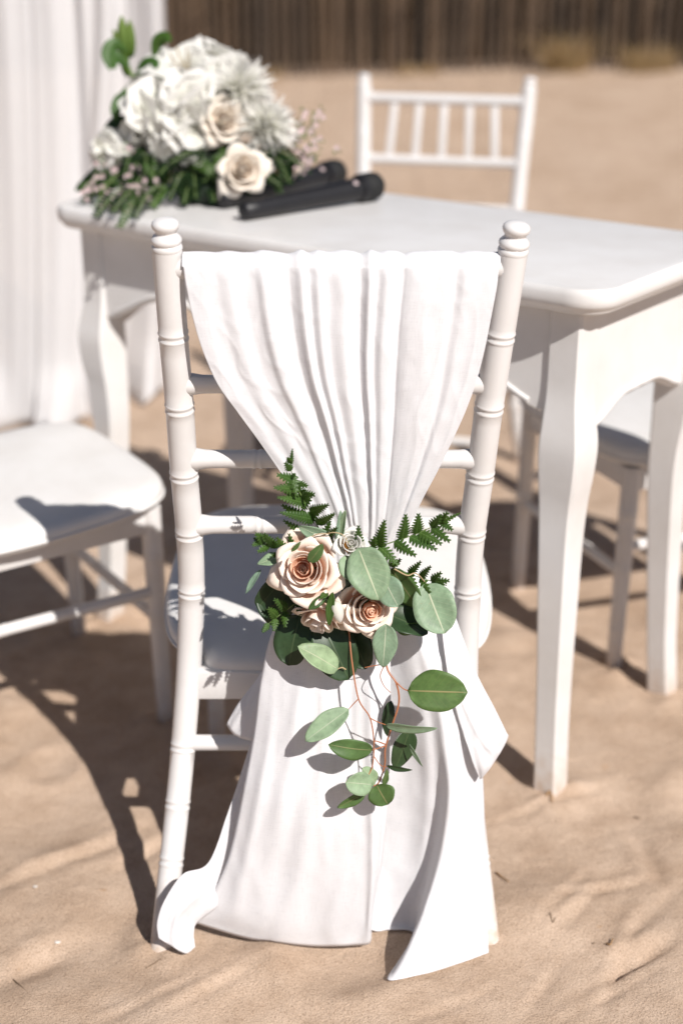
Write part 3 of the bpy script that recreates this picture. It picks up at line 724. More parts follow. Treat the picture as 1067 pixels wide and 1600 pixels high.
def rose(center, axis, R, parent, off, N_=26, open_=1.0, m_in='petal_in', m_out='petal_out', seed=0, name='rose', res=(9, 9)):
    rd = random.Random(seed); ax = Vector(axis).normalized(); q = ax.to_track_quat('Z', 'Y'); c = Vector(center)
    # a small green calyx carries the petals
    V, F = tube_data([c-ax*R*.75, c-ax*R*.62, c-ax*R*.45, c-ax*R*.35], [R*.08, R*.22, R*.30, R*.12], 10)
    ro = obj(name, V, F, M['stem_green'], parent, off=off)
    n0, n1 = res
    for k in range(N_):
        f = k/(N_-1); phi = k*2.39996+rd.uniform(-.2, .2)
        Rr = R*(.055+.945*f**1.12)*rd.uniform(.93, 1.07)
        zr = R*(.36+.05*f-.60*f**2.4*open_)+R*rd.uniform(-.04, .04)
        zb = -.50*R*min(1, .15+f*2.2)
        half = math.radians(138-84*f**.5)*rd.uniform(.9, 1.1)
        curl = R*.34*max(0, f-.30)**.9*rd.uniform(.6, 1.3)
        tw = rd.uniform(-.12, .12); ph = rd.uniform(0, 6); lean = rd.uniform(-.05, .05)
        V = []; uv = []
        for i in range(n0):
            t = i/(n0-1)
            for j in range(n1):
                s = -1+2*j/(n1-1)
                rim = 1-.13*abs(s)**2.2+.018*math.sin(6*s+ph)                 # rounded top edge, slightly wavy
                pointed = 1+.09*f*math.exp(-(s/.25)**2)
                tt = t*rim*pointed
                wid = math.sin(min(1, tt*.9+.12)*PI/2)**.7*(1-.30*f*t**4)
                ang = phi+half*s*wid*(.55+.45*(1-f)+.20*f)+tw*t
                rho = Rr*(math.sin(min(1.1, tt)*PI/2)**.75)*(1-.06*s*s*f)
                z = zb+(zr-zb)*(max(0, tt)**(1.15+.7*f))
                e = max(0, tt-.72)/.28
                rho += curl*e*e; z -= curl*(1.0*e*e+.9*e*abs(s)**2); z += lean*R*s*t
                rho *= (1-.05*(1-abs(s))*f*t)*(1-.40*max(0, 1-f/.3)*t*t)
                rho += R*.012*math.sin(5*s+ph+3*t)*f
                V.append(c+q @ Vector((rho*math.cos(ang), rho*math.sin(ang), z))); uv.append((j/(n1-1), t))
        m = M[m_in] if f < .36 else M[m_out]
        o = obj('petal', V, grid_faces(n0, n1), m, ro, uv=uv, off=off); solid(o, .00035)
    return ro

bq = thing('flower_spray', 'peach rose and eucalyptus spray tied to the draped front chair', 'flower spray', U(540, 920, 1.50)); BO = bq.location.copy()
rose(U(477, 889, 1.462), (-.22, -1, .42), .0405, bq, BO, 28, .8, seed=3, res=(11, 11))
rose(U(577, 951, 1.468), (.25, -1, .10), .0365, bq, BO, 26, .9, seed=5, res=(11, 11))
rose(U(500, 968, 1.478), (-.25, -.75, -.75), .036, bq, BO, 22, .8, m_in='petal_out', seed=9, res=(11, 11))
rose(U(548, 849, 1.470), (.10, -.8, .5), .0195, bq, BO, 15, .9, 'petal_white', 'petal_white', seed=12, name='white_bloom')
# closed ivory bud between the roses
def bud(p, q, r, m, parent, off, name='flower_bud'):
    p, q = Vector(p), Vector(q); prof = [(0, .25), (.06, .6), (.18, .9), (.38, 1), (.6, .9), (.8, .62), (.93, .3), (1, .05)]
    V = []; F = []
    VV, F = tube_data([p.lerp(q, a) for a, _ in prof], [r*b for _, b in prof], 12)
    uvq = [(j/11, prof[i][0]) for i in range(len(prof)) for j in range(12)]
    return obj(name, VV, F, m, parent, uv=uvq, off=off)
bud(U(524, 940, 1.452), U(532, 973, 1.450), .0072, M['petal_white'], bq, BO)
leaf('sepal', U(520, 925, 1.455), U(514, 978, 1.446), .010, M['fern'], bq, BO, roll=20)
leaf('sepal', U(508, 930, 1.455), U(482, 952, 1.446), .011, M['fern'], bq, BO, roll=-20)
leaf('sepal', U(512, 926, 1.455), U(500, 936, 1.446), .008, M['fern'], bq, BO, roll=30)

E = 'eucalyptus_leaf'
LEAVES = [  # base px, tip px, base Y, tip Y, width px, material, roll, a, p, cup
    ((560, 856), (592, 938), 1.462, 1.440, 66, 'euc', 6, .80, .55, .06),
    ((540, 868), (549, 908), 1.468, 1.452, 30, 'euc', -10, .85, .6, .08),
    ((598, 900), (622, 948), 1.458, 1.447, 44, 'euc', 12, .95, .5, .08),
    ((664, 912), (694, 990), 1.492, 1.462, 68, 'euc', 4, .95, .5, .10),
    ((612, 888), (655, 950), 1.500, 1.490, 50, 'euc_deep', 35, .9, .55, .1),
    ((600, 958), (668, 990), 1.492, 1.478, 54, 'euc_shaded', -35, .9, .55, .1),
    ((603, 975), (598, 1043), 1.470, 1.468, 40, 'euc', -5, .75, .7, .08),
    ((470, 960), (452, 1040), 1.505, 1.490, 62, 'euc_shaded', 20, .9, .5, .12),
    ((500, 970), (545, 1062), 1.500, 1.478, 70, 'euc_shaded', -8, .95, .5, .1),
    ((545, 975), (572, 1045), 1.505, 1.490, 52, 'euc_shaded', 15, .95, .5, .1),
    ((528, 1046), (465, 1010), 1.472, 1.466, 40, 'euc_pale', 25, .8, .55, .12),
    ((446, 900), (402, 950), 1.500, 1.495, 42, 'euc_shaded', -20, .9, .5, .12),
    ((452, 965), (404, 925), 1.505, 1.502, 60, 'euc_shaded', 10, .9, .5, .1),
    ((440, 870), (402, 882), 1.495, 1.490, 26, 'euc', 45, .8, .7, .1),
    ((408, 890), (384, 928), 1.498, 1.495, 11, 'euc', 30, .8, .8, .2),
    ((530, 850), (466, 822), 1.488, 1.480, 26, 'euc', -15, .8, .6, .15),
    ((527, 858), (532, 797), 1.482, 1.478, 15, 'euc', 25, .8, .6, .25),
    ((533, 838), (540, 797), 1.480, 1.476, 12, 'euc_pale', -35, .8, .5, .2),
    ((483, 878), (504, 850), 1.432, 1.428, 20, 'euc_deep', 15, .9, .6, .15),
    ((455, 862), (470, 846), 1.434, 1.432, 7, 'euc_deep', 25, .9, .7, .2),
    ((620, 985), (655, 975), 1.49, 1.485, 30, 'euc_deep', 40, .9, .6, .1),
    # hanging sprigs
    ((637, 1079), (730, 1082), 1.452, 1.440, 66, 'euc_deep', -6, .95, .58, .06),
    ((545, 1108), (477, 1158), 1.458, 1.440, 36, 'euc_pale', 15, .95, .55, .12),
    ((582, 1172), (513, 1163), 1.452, 1.438, 34, 'euc_deep', -12, .85, .6, .10),
    ((602, 1133), (683, 1138), 1.450, 1.425, 19, 'euc_pale', 35, .75, .7, .1),
    ((640, 1140), (618, 1200), 1.480, 1.470, 42, 'euc_shaded', -25, .9, .55, .1),
    ((611, 1095), (605, 1150), 1.485, 1.480, 22, 'euc_shaded', 30, .9, .6, .1),
    ((640, 1163), (660, 1198), 1.462, 1.458, 9, 'euc_pale', 50, .8, .7, .1),
    ((604, 1196), (644, 1203), 1.455, 1.450, 10, 'euc_shaded', 30, .8, .7, .2),
    ((582, 1226), (540, 1222), 1.446, 1.432, 37, 'euc_pale', 10, .95, .5, .1),
    ((586, 1224), (566, 1200), 1.455, 1.452, 26, 'euc_pale', 30, .9, .5, .1),
    ((588, 1226), (606, 1257), 1.450, 1.440, 46, 'euc_deep', 20, .95, .5, .1),
    ((570, 1238), (527, 1262), 1.448, 1.440, 22, 'euc_deep', -30, .8, .7, .15),
    ((600, 1226), (604, 1202), 1.450, 1.448, 11, 'euc_deep', 30, .8, .6, .15),
]
for (b, t_, yb, yt, wpx, mm, rl, a, p, cu) in LEAVES:
    Z = yb*cp_+(CAM_H-U(b[0], b[1], yb).z)*sp_
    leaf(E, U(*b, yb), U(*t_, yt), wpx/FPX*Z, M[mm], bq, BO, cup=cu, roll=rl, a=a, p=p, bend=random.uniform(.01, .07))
def stem(pts, r, m, name='stem'):
    S = crom([U(*p) for p in pts], 8)
    return tube(name, S, [r*(1-.35*i/len(S)) for i in range(len(S))], M[m], bq, 7, off=BO)
stem([(545, 985, 1.49), (550, 1035, 1.475), (560, 1092, 1.462), (578, 1122, 1.456), (584, 1160, 1.455), (582, 1195, 1.455), (575, 1212, 1.452)], .0010, 'stem_red')
stem([(598, 1000, 1.48), (605, 1045, 1.468), (619, 1068, 1.460), (623, 1098, 1.460), (612, 1135, 1.458), (602, 1170, 1.456), (601, 1195, 1.455), (592, 1222, 1.452), (584, 1228, 1.450)], .0013, 'stem_red')
stem([(619, 1066, 1.460), (630, 1076, 1.455), (640, 1080, 1.452)], .0009, 'stem_red')
stem([(560, 1092, 1.462), (552, 1100, 1.46), (544, 1109, 1.458)], .0007, 'stem_red')
stem([(578, 1122, 1.456), (590, 1128, 1.453), (604, 1133, 1.450)], .0007, 'stem_red')
stem([(603, 1165, 1.456), (594, 1168, 1.455), (581, 1172, 1.452)], .0009, 'stem_red')
stem([(602, 1163, 1.456), (588, 1158, 1.457), (584, 1160, 1.455)], .0008, 'stem_red')
stem([(584, 1182, 1.455), (595, 1196, 1.456), (606, 1198, 1.455)], .0006, 'stem_red')
stem([(540, 1046, 1.475), (534, 1043, 1.473), (526, 1046, 1.472)], .0009, 'stem_tan')
stem([(598, 1038, 1.470), (585, 1040, 1.472), (570, 1043, 1.474)], .0007, 'stem_red')
stem([(600, 1040, 1.468), (594, 1056, 1.466), (600, 1072, 1.468), (610, 1082, 1.47)], .0006, 'stem_red')
stem([(500, 838, 1.478), (520, 832, 1.47), (538, 838, 1.47), (548, 862, 1.468)], .0007, 'stem_tan')
stem([(476, 845, 1.478), (495, 835, 1.474), (515, 834, 1.472)], .0008, 'stem_tan')
stem([(616, 889, 1.478), (636, 899, 1.482), (650, 896, 1.488), (668, 914, 1.492)], .0009, 'stem_tan')
stem([(545, 985, 1.49), (548, 960, 1.505), (545, 925, 1.51)], .0016, 'stem_red')
stem([(598, 1000, 1.48), (580, 960, 1.50), (555, 925, 1.51)], .0016, 'stem_red')
tube('binding_wire', [U(536, 842, 1.478), U(540, 855, 1.470), U(544, 862, 1.475)], .0022, mat_flat('orange_binding', (.62, .26, .04), .5), bq, 8, off=BO)

# ferns
Yf = 1.492
frond([U(512, 862, 1.50), U(492, 812, 1.495), (U(466, 765, 1.488)), U(455, 735, 1.484), U(456, 712, 1.482)],
      [(.25, U(436, 800, 1.47)), (.38, U(432, 778, 1.468)), (.50, U(427, 762, 1.466)), (.62, U(432, 742, 1.47)), (.78, U(445, 722, 1.474)), (.70, U(462, 745, 1.476)), (.9, U(449, 714, 1.476))],
      [(.22, U(524, 800, 1.468)), (.34, U(515, 787, 1.466)), (.46, U(493, 773, 1.468)), (.58, U(481, 761, 1.47)), (.70, U(464, 775, 1.474)), (.12, U(528, 822, 1.47))], M['fern'], bq, BO)
frond([U(505, 870, 1.508), U(482, 820, 1.503), U(470, 785, 1.500), U(468, 760, 1.498)],
      [(.2, U(442, 812, 1.49)), (.45, U(440, 788, 1.488)), (.7, U(446, 768, 1.488))],
      [(.15, U(516, 812, 1.488)), (.4, U(503, 794, 1.486)), (.62, U(487, 780, 1.486)), (.8, U(478, 764, 1.488))], M['fern'], bq, BO)
frond([U(556, 868, 1.492), U(592, 854, 1.485), U(640, 838, 1.478), U(678, 822, 1.472), U(706, 808, 1.468)],
      [(.06, U(560, 819, 1.472)), (.18, U(586, 838, 1.472)), (.26, U(602, 811, 1.468)), (.46, U(633, 802, 1.464)), (.58, U(653, 801, 1.462)), (.72, U(689, 804, 1.460)), (.84, U(700, 800, 1.46))],
      [(.14, U(600, 882, 1.47)), (.26, U(622, 884, 1.468)), (.38, U(650, 868, 1.464)), (.5, U(682, 860, 1.460)), (.62, U(690, 851, 1.458)), (.74, U(703, 846, 1.456)), (.86, U(707, 829, 1.456))], M['fern'], bq, BO, wid=.0145)
frond([U(590, 875, 1.502), U(630, 893, 1.499), U(664, 905, 1.496), U(688, 912, 1.494)],
      [(.2, U(626, 872, 1.485)), (.45, U(658, 876, 1.482)), (.62, U(674, 884, 1.48)), (.8, U(690, 894, 1.482)), (.9, U(702, 907, 1.484))],
      [(.4, U(652, 918, 1.485)), (.6, U(672, 926, 1.485)), (.8, U(695, 920, 1.487))], M['fern'], bq, BO, wid=.010)
frond([U(470, 880, 1.50), U(440, 860, 1.498), U(412, 846, 1.494), U(400, 842, 1.492)],
      [(.2, U(432, 838, 1.48)), (.45, U(412, 832, 1.478)), (.65, U(398, 834, 1.478)), (.05, U(452, 832, 1.485))],
      [(.3, U(424, 868, 1.485)), (.55, U(402, 862, 1.48)), (.75, U(394, 853, 1.48))], M['fern'], bq, BO, wid=.013)
frond([U(480, 930, 1.495), U(452, 950, 1.485), U(428, 968, 1.478), U(414, 980, 1.474)],
      [(.15, U(450, 922, 1.47)), (.4, U(427, 936, 1.465)), (.6, U(418, 950, 1.465))],
      [(.2, U(470, 962, 1.475)), (.45, U(446, 980, 1.47)), (.65, U(428, 986, 1.466)), (.85, U(410, 988, 1.466))], M['fern'], bq, BO, wid=.012)
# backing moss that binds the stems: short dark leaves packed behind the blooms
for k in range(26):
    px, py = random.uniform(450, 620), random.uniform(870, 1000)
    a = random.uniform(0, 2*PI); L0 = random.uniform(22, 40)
    leaf('backing_leaf', U(px, py, 1.508), U(px+L0*math.cos(a), py+L0*math.sin(a), random.uniform(1.492, 1.510)), random.uniform(.012, .022), M['euc_shaded'], bq, BO, roll=random.uniform(-40, 40), nl=8, nw=4)

# ------------------------------------------------------------------ flower arrangement on the table
fa = thing('flower_arrangement', 'white lily, chrysanthemum and rose arrangement on the left end of the table', 'flower arrangement', TP(.86, .235, TZ)); FO = fa.location.copy()
Yc = 2.50
tray_c = TP(.86, .235, TZ+.001)
V, F = tube_data([tray_c+Vector((0, 0, h)) for h in (0, .004, .03, .036)], [.075, .082, .088, .080], 24)
obj('tray', V, F, M['foam'], fa, off=FO)
V, F = tube_data([tray_c+Vector((0, 0, h)) for h in (.03, .06, .085, .10)], [.078, .075, .055, .02], 18)
obj('floral_foam', V, F, M['foam'], fa, off=FO)
def ruffled(c, R, axis, seed, m='petal_white', n=30, name='white_bloom'):
    rd = random.Random(seed); ax = Vector(axis).normalized(); q = ax.to_track_quat('Z', 'Y'); c = Vector(c)
    V, F = tube_data([c-ax*R*.8, c-ax*R*.5, c-ax*R*.1, c+ax*R*.1], [R*.1, R*.35, R*.35, R*.05], 10); ro = obj(name, V, F, M['petal_cream'] if m != 'petal_pink' else M[m], fa, off=FO)
    for k in range(n):
        th = math.acos(1-1.25*(k+.5)/n); ph = k*2.39996
        d = Vector((math.sin(th)*math.cos(ph), math.sin(th)*math.sin(ph), math.cos(th)))
        a = d.orthogonal().normalized(); a = Matrix.Rotation(rd.uniform(0, 6.28), 3, d) @ a; b = d.cross(a)
        w_ = R*rd.uniform(.55, .80); V = []; uv = []; pa = rd.uniform(0, 6)
        for i in range(6):
            for j in range(7):
                s = -1+j/3; t = i/5
                h = R*(.62+.30*t+.16*t*t); u_ = a*(w_*s*(.45+.55*math.sin(PI*min(1, t*.75+.1)))) + b*(w_*1.25*(t-.35)) + d*(R*.06*math.sin(3.5*s+pa)*t*t)
                V.append(c+q @ (d*(h*(1-.10*s*s))+u_)); uv.append((j/6, t))
        o = obj('petal', V, grid_faces(6, 7), M[m], ro, uv=uv, off=FO)
    return ro
ruffled(U(240, 178, 2.47), .052, (-.3, -.9, .35), 1); ruffled(U(300, 160, 2.46), .050, (.0, -.9, .5), 2); ruffled(U(282, 212, 2.45), .050, (.05, -1, .1), 3)
ruffled(U(345, 122, 2.52), .046, (.2, -.7, .7), 4); ruffled(U(258, 118, 2.52), .036, (-.2, -.6, .7), 5, n=22)
ruffled(U(175, 238, 2.46), .032, (-.5, -.8, .3), 6, m='petal_white', n=20)
# lily with six recurved petals
lc = U(292, 128, 2.50); lq = Vector((-.1, -.55, .8)).normalized(); V, F = tube_data([lc-lq*.05, lc], [.006, .012], 10); lil = obj('white_lily', V, F, M['bud'], fa, off=FO)
for k in range(6):
    a = 2*PI*k/6+.3; d = lq.to_track_quat('Z', 'Y') @ Vector((math.cos(a), math.sin(a), 0))
    V = []; uv = []; L0 = .095 if k % 2 else .085; W0 = .034 if k % 2 else .024; sdv = lq.cross(d)
    for i in range(11):
        t = i/10; wv = W0*math.sin(PI*min(.999, t*.92+.06))**.8
        for j in range(5):
            s = -1+j/2
            V.append(lc + lq*(L0*(.75*t-.35*t**3)) + d*(L0*(.15*t+.65*t**2)) + sdv*(wv*s) - d*(.012*s*s*t) ); uv.append((j/4, t))
    obj('petal', V, grid_faces(11, 5), M['petal_white'], lil, uv=uv, off=FO)
for k in range(6):
    d = lq.to_track_quat('Z', 'Y') @ Vector((math.cos(k*1.05)*.018, math.sin(k*1.05)*.018, .06))
    tube('stamen', [lc, lc+d*.6, lc+d], .0012, M['stem_tan'], lil, 5, off=FO)
# spider chrysanthemums
def mum(c, R, axis, seed):
    rd = random.Random(seed); ax = Vector(axis).normalized(); q = ax.to_track_quat('Z', 'Y'); c = Vector(c)
    V, F = tube_data([c-ax*R*.6, c-ax*R*.3, c, c+ax*R*.12], [R*.1, R*.25, R*.3, R*.08], 10); ro = obj('chrysanthemum', V, F, M['petal_white'], fa, off=FO)
    n = 170; V = []; F = []; uv = []
    for k in range(n):
        f = (k+.5)/n; th = math.acos(1-1.15*f); ph = k*2.39996
        d = q @ Vector((math.sin(th)*math.cos(ph), math.sin(th)*math.sin(ph), math.cos(th)))
        side = d.orthogonal().normalized(); side = Matrix.Rotation(rd.uniform(0, 3), 3, d) @ side
        L0 = R*rd.uniform(.85, 1.12); w_ = R*.055; dr = Vector((0, 0, -1))*R*.18*f; b0 = len(V)
        for i in range(5):
            t = .12+.88*i/4; p_ = c+d*(L0*t)+dr*t*t + d.cross(side)*(R*.08*math.sin(3*t+ph))
            ww = w_*math.sin(PI*min(.98, t*.8+.15))
            V += [p_-side*ww, p_+side*ww]; uv += [(0, t), (1, t)]
        for i in range(4): F.append((b0+2*i, b0+2*i+1, b0+2*i+3, b0+2*i+2))
    o = obj('petals', V, F, M['petal_white'], ro, uv=uv, off=FO); o['kind'] = 'stuff'
mum(U(376, 140, 2.47), .062, (.35, -.85, .4), 1); mum(U(414, 196, 2.44), .058, (.5, -.85, .1), 2)
ruffled(U(326, 112, 2.54), .046, (.2, -.6, .7), 13)
rose(U(352, 188, 2.425), (.3, -1, .25), .041, fa, FO, 22, .7, 'petal_cream', 'petal_cream', 21)
rose(U(380, 264, 2.38), (.15, -1, .3), .043, fa, FO, 22, .9, 'petal_cream', 'petal_cream', 22)
rose(U(330, 205, 2.47), (.1, -1, -.3), .03, fa, FO, 14, .9, 'petal_out', 'petal_out', 24)
rose(U(447, 262, 2.47), (.4, -.9, 0), .028, fa, FO, 14, .9, 'petal_out', 'petal_out', 23)
def sleaf(pts, w_, m='lilyleaf', name='lily_leaf', roll=0):
    S = crom(pts, 5); V = []; uv = []; n = len(S)
    for i in range(n):
        t = i/(n-1); T = Vector(S[min(i+1, n-1)]-S[max(i-1, 0)]).normalized(); nr = -VIEW; sd_ = T.cross(nr).normalized(); sd_ = Matrix.Rotation(math.radians(roll), 3, T) @ sd_
        wv = w_*math.sin(PI*min(.98, max(.04, t)))**.7
        for j in range(5):
            s = -1+j/2; V.append(Vector(S[i])+sd_*wv*s*.5 - nr*abs(s)*wv*.15); uv.append((j/4, t))
    return obj(name, V, grid_faces(n, 5), M[m], fa, uv=uv, off=FO)
# lily buds standing up at the left
tube('stem', [Vector(p) for p in crom([U(232, 190, 2.52), U(212, 130, 2.52), U(196, 95, 2.52), U(190, 60, 2.52)], 6)], .004, M['stem_green'], fa, 8, off=FO)
for (b_, t_, r_) in (((196, 95), (190, 24), .0115), ((200, 100), (177, 45), .0085), ((205, 90), (203, 30), .009), ((200, 120), (188, 70), .008)):
    bud(U(*b_, 2.52), U(*t_, 2.515), r_, M['bud'], fa, FO, 'lily_bud')
for pts in ([(198, 80), (178, 68), (168, 85), (172, 110)], [(202, 105), (182, 88), (176, 96), (180, 108)], [(212, 120), (226, 100), (240, 98), (246, 106)], [(216, 130), (236, 112), (248, 118), (250, 135)],
            [(214, 160), (194, 152), (182, 168), (180, 190)], [(240, 92), (246, 66), (258, 58), (268, 64)], [(222, 150), (206, 140), (196, 146), (192, 158)], [(225, 120), (215, 132), (222, 150), (232, 160)],
            [(215, 205), (190, 190), (172, 206), (162, 222)], [(216, 215), (196, 205), (182, 222), (176, 236)], [(200, 262), (168, 262), (140, 282), (118, 298)], [(210, 270), (180, 275), (155, 292), (140, 300)]):
    dark = pts[0][1] > 200
    sleaf([U(x, y, 2.50-.01*i) for i, (x, y) in enumerate(pts)], .034 if dark else .023, 'euc_shaded' if dark else 'lilyleaf', roll=random.uniform(-25, 25))
# feathery fern greens at the base
for k in range(52):
    q = k/51; bx, by = 200+240*q+random.uniform(-10, 10), random.uniform(232, 268); Yb = 2.47-.04*random.random()
    ang = math.radians(random.uniform(20, 160)); L0 = random.uniform(38, 70)
    ex, ey = bx+L0*math.cos(ang)*1.2, min(by+L0*math.sin(ang)*.8, 318-.06*abs(bx-200))
    S = [U(bx, by, Yb), U((bx+ex)/2, (by+ey)/2-8, Yb-.035), U(ex, ey, Yb-.045)]
    fr = tube('fern_frond', [Vector(v) for v in crom(S, 4)], .0010, M['stem_green'], fa, 5, off=FO)
    Sx = crom(S, 8); V = []; F = []; uv = []
    for i in range(2, len(Sx)):
        T = Vector(Sx[i]-Sx[i-1]).normalized(); sd_ = T.cross(-VIEW).normalized(); ln = .020*(1-.75*i/len(Sx))
        for sg in (-1, 1):
            b0 = len(V); p0 = Vector(Sx[i]); p1 = p0+sd_*sg*ln+T*ln*.5+VIEW*random.uniform(-.006, .006); md_ = (p0+p1)/2
            V += [p0, md_+T*.0035, p1, md_-T*.0035]; F.append((b0, b0+1, b0+2, b0+3)); uv += [(.5, 0), (0, .5), (.5, 1), (1, .5)]
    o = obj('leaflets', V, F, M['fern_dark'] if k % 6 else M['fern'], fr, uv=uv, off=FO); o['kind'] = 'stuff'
# greens spilling over the table's left edge
for k, (bx, by, ex, ey, ye) in enumerate([(230, 268, 132, 312, 2.42), (226, 275, 150, 338, 2.325), (236, 280, 176, 332, 2.31), (245, 283, 188, 354, 2.285), (252, 284, 212, 340, 2.275), (222, 262, 126, 292, 2.45), (268, 284, 240, 322, 2.37), (300, 286, 288, 318, 2.385), (330, 286, 335, 314, 2.39)]):
    S = [U(bx, by, 2.45), U(bx*.45+ex*.55, by*.5+ey*.5-8, .5*(2.45+ye)-.01), U(ex, ey, ye)]
    fr = tube('fern_frond', [Vector(v) for v in crom(S, 5)], .0011, M['stem_green'], fa, 5, off=FO)
    Sx = crom(S, 9); V = []; F = []; uv = []
    for i in range(2, len(Sx)):
        T = Vector(Sx[i]-Sx[i-1]).normalized(); sd_ = T.cross(-VIEW).normalized(); ln = .024*(1-.75*i/len(Sx))
        for sg in (-1, 1):
            b0 = len(V); p0 = Vector(Sx[i]); p1 = p0+sd_*sg*ln+T*ln*.5+VIEW*random.uniform(-.006, .006); md_ = (p0+p1)/2
            V += [p0, md_+T*.004, p1, md_-T*.004]; F.append((b0, b0+1, b0+2, b0+3)); uv += [(.5, 0), (0, .5), (.5, 1), (1, .5)]
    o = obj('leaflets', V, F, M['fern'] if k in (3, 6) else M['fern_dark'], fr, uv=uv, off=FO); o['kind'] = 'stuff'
# sprigs of tiny pale pink flowers
def sprig(pts, n, spread, seed):
    rd = random.Random(seed); S = crom(pts, 8)
    st = tube('flower_sprig', S, .0012, M['stem_green'], fa, 5, off=FO); V = []; F = []; uv = []; V2 = []; F2 = []; uv2 = []
    for k in range(n):
        p = Vector(S[int(rd.uniform(.2, 1)*(len(S)-1))])+Vector((rd.gauss(0, spread), rd.gauss(0, spread), rd.gauss(0, spread)))
        for e in range(5):
            a = e*1.2566; r_ = .0042; b0 = len(V); d = Vector((math.cos(a), -.35, math.sin(a)))*r_; s_ = Vector((-math.sin(a), 0, math.cos(a)))*r_*.55
            V += [p, p+d*.6+s_, p+d*1.3, p+d*.6-s_]; F.append((b0, b0+1, b0+2, b0+3)); uv += [(.5, .1), (0, .6), (.5, 1), (1, .6)]
        for e in range(3):
            b0 = len(V2); d = Vector((rd.uniform(-1, 1), rd.uniform(-1, .4), rd.uniform(-1, 1))).normalized()*.012; s_ = d.orthogonal().normalized()*.0016; pp = p+d*.2
            V2 += [pp, pp+d*.5+s_, pp+d, pp+d*.5-s_]; F2.append((b0, b0+1, b0+2, b0+3)); uv2 += [(.5, 0), (0, .5), (.5, 1), (1, .5)]
    o = obj('blossoms', V, F, M['petal_pink'], st, uv=uv, off=FO); o['kind'] = 'stuff'
    o = obj('needles', V2, F2, M['lilyleaf'], st, uv=uv2, off=FO); o['kind'] = 'stuff'
sprig([U(225, 232, 2.44), U(195, 262, 2.42), U(165, 292, 2.405), U(148, 330, 2.385)], 30, .012, 1)
sprig([U(240, 245, 2.43), U(215, 285, 2.40), U(195, 312, 2.385), U(186, 350, 2.355)], 26, .010, 2)
sprig([U(255, 262, 2.42), U(240, 295, 2.39), U(225, 312, 2.38), U(215, 325, 2.37)], 18, .011, 3)
sprig([U(200, 240, 2.45), U(170, 262, 2.44), U(150, 285, 2.43), U(140, 305, 2.42)], 22, .012, 6)
sprig([U(420, 250, 2.47), U(455, 225, 2.46), U(480, 205, 2.46), U(490, 180, 2.46)], 26, .013, 4)
sprig([U(420, 262, 2.46), U(455, 252, 2.45), U(480, 245, 2.45), U(500, 240, 2.44)], 26, .013, 5)

# ------------------------------------------------------------------ microphones
def mic(head, tail, label, seed):
    h, t_ = Vector(head), Vector(tail); ax = (h-t_).normalized(); L0 = (h-t_).length
    o = thing('microphone', label, 'microphone', (h+t_)/2, 'black wireless microphones on the table'); O = o.location.copy()
    prof = [(0, .010), (.004, .0145), (.03, .0150), (.10, .0155), (.17, .0165), (L0-.075, .0185), (L0-.058, .0195), (L0-.052, .0195)]
    V, F = tube_data([t_+ax*a for a, _ in prof], [r for _, r in prof], 20); obj('body', V, F, M['black'], o, off=O, auto=math.radians(50))
    pr = [(L0-.052, .0195), (L0-.050, .0235), (L0-.042, .0245), (L0-.040, .0240)]
    V, F = tube_data([t_+ax*a for a, _ in pr], [r for _, r in pr], 24); obj('collar', V, F, M['black'], o, off=O, auto=math.radians(40))
    pr = [(L0-.040, .0235), (L0-.032, .0245), (L0-.018, .0245), (L0-.008, .0225), (L0-.001, .0165), (L0+.003, .009), (L0+.004, .001)]
    V, F = tube_data([t_+ax*a for a, _ in pr], [r for _, r in pr], 24); obj('grille', V, F, M['black_mesh'], o, off=O)
    # round pale badge on the collar, facing the viewer
    nrm = Vector((0, -.8, .6)); nrm = (nrm-ax*nrm.dot(ax)).normalized(); c = t_+ax*(L0-.066)+nrm*.0190
    V, F = tube_data([c, c+nrm*.0012], [.0052, .0046], 16); obj('badge', V, F, M['grey_ring'], o, off=O)
    return o
mic(G(592, 289, TZ+.0255), G(378, 330, TZ+.0165), 'nearer black microphone lying on the white table, round grey badge showing', 1)
mic(G(532, 268, TZ+.0255), G(345, 312, TZ+.0165), 'farther black microphone lying on the white table beside the lower cream rose', 2)

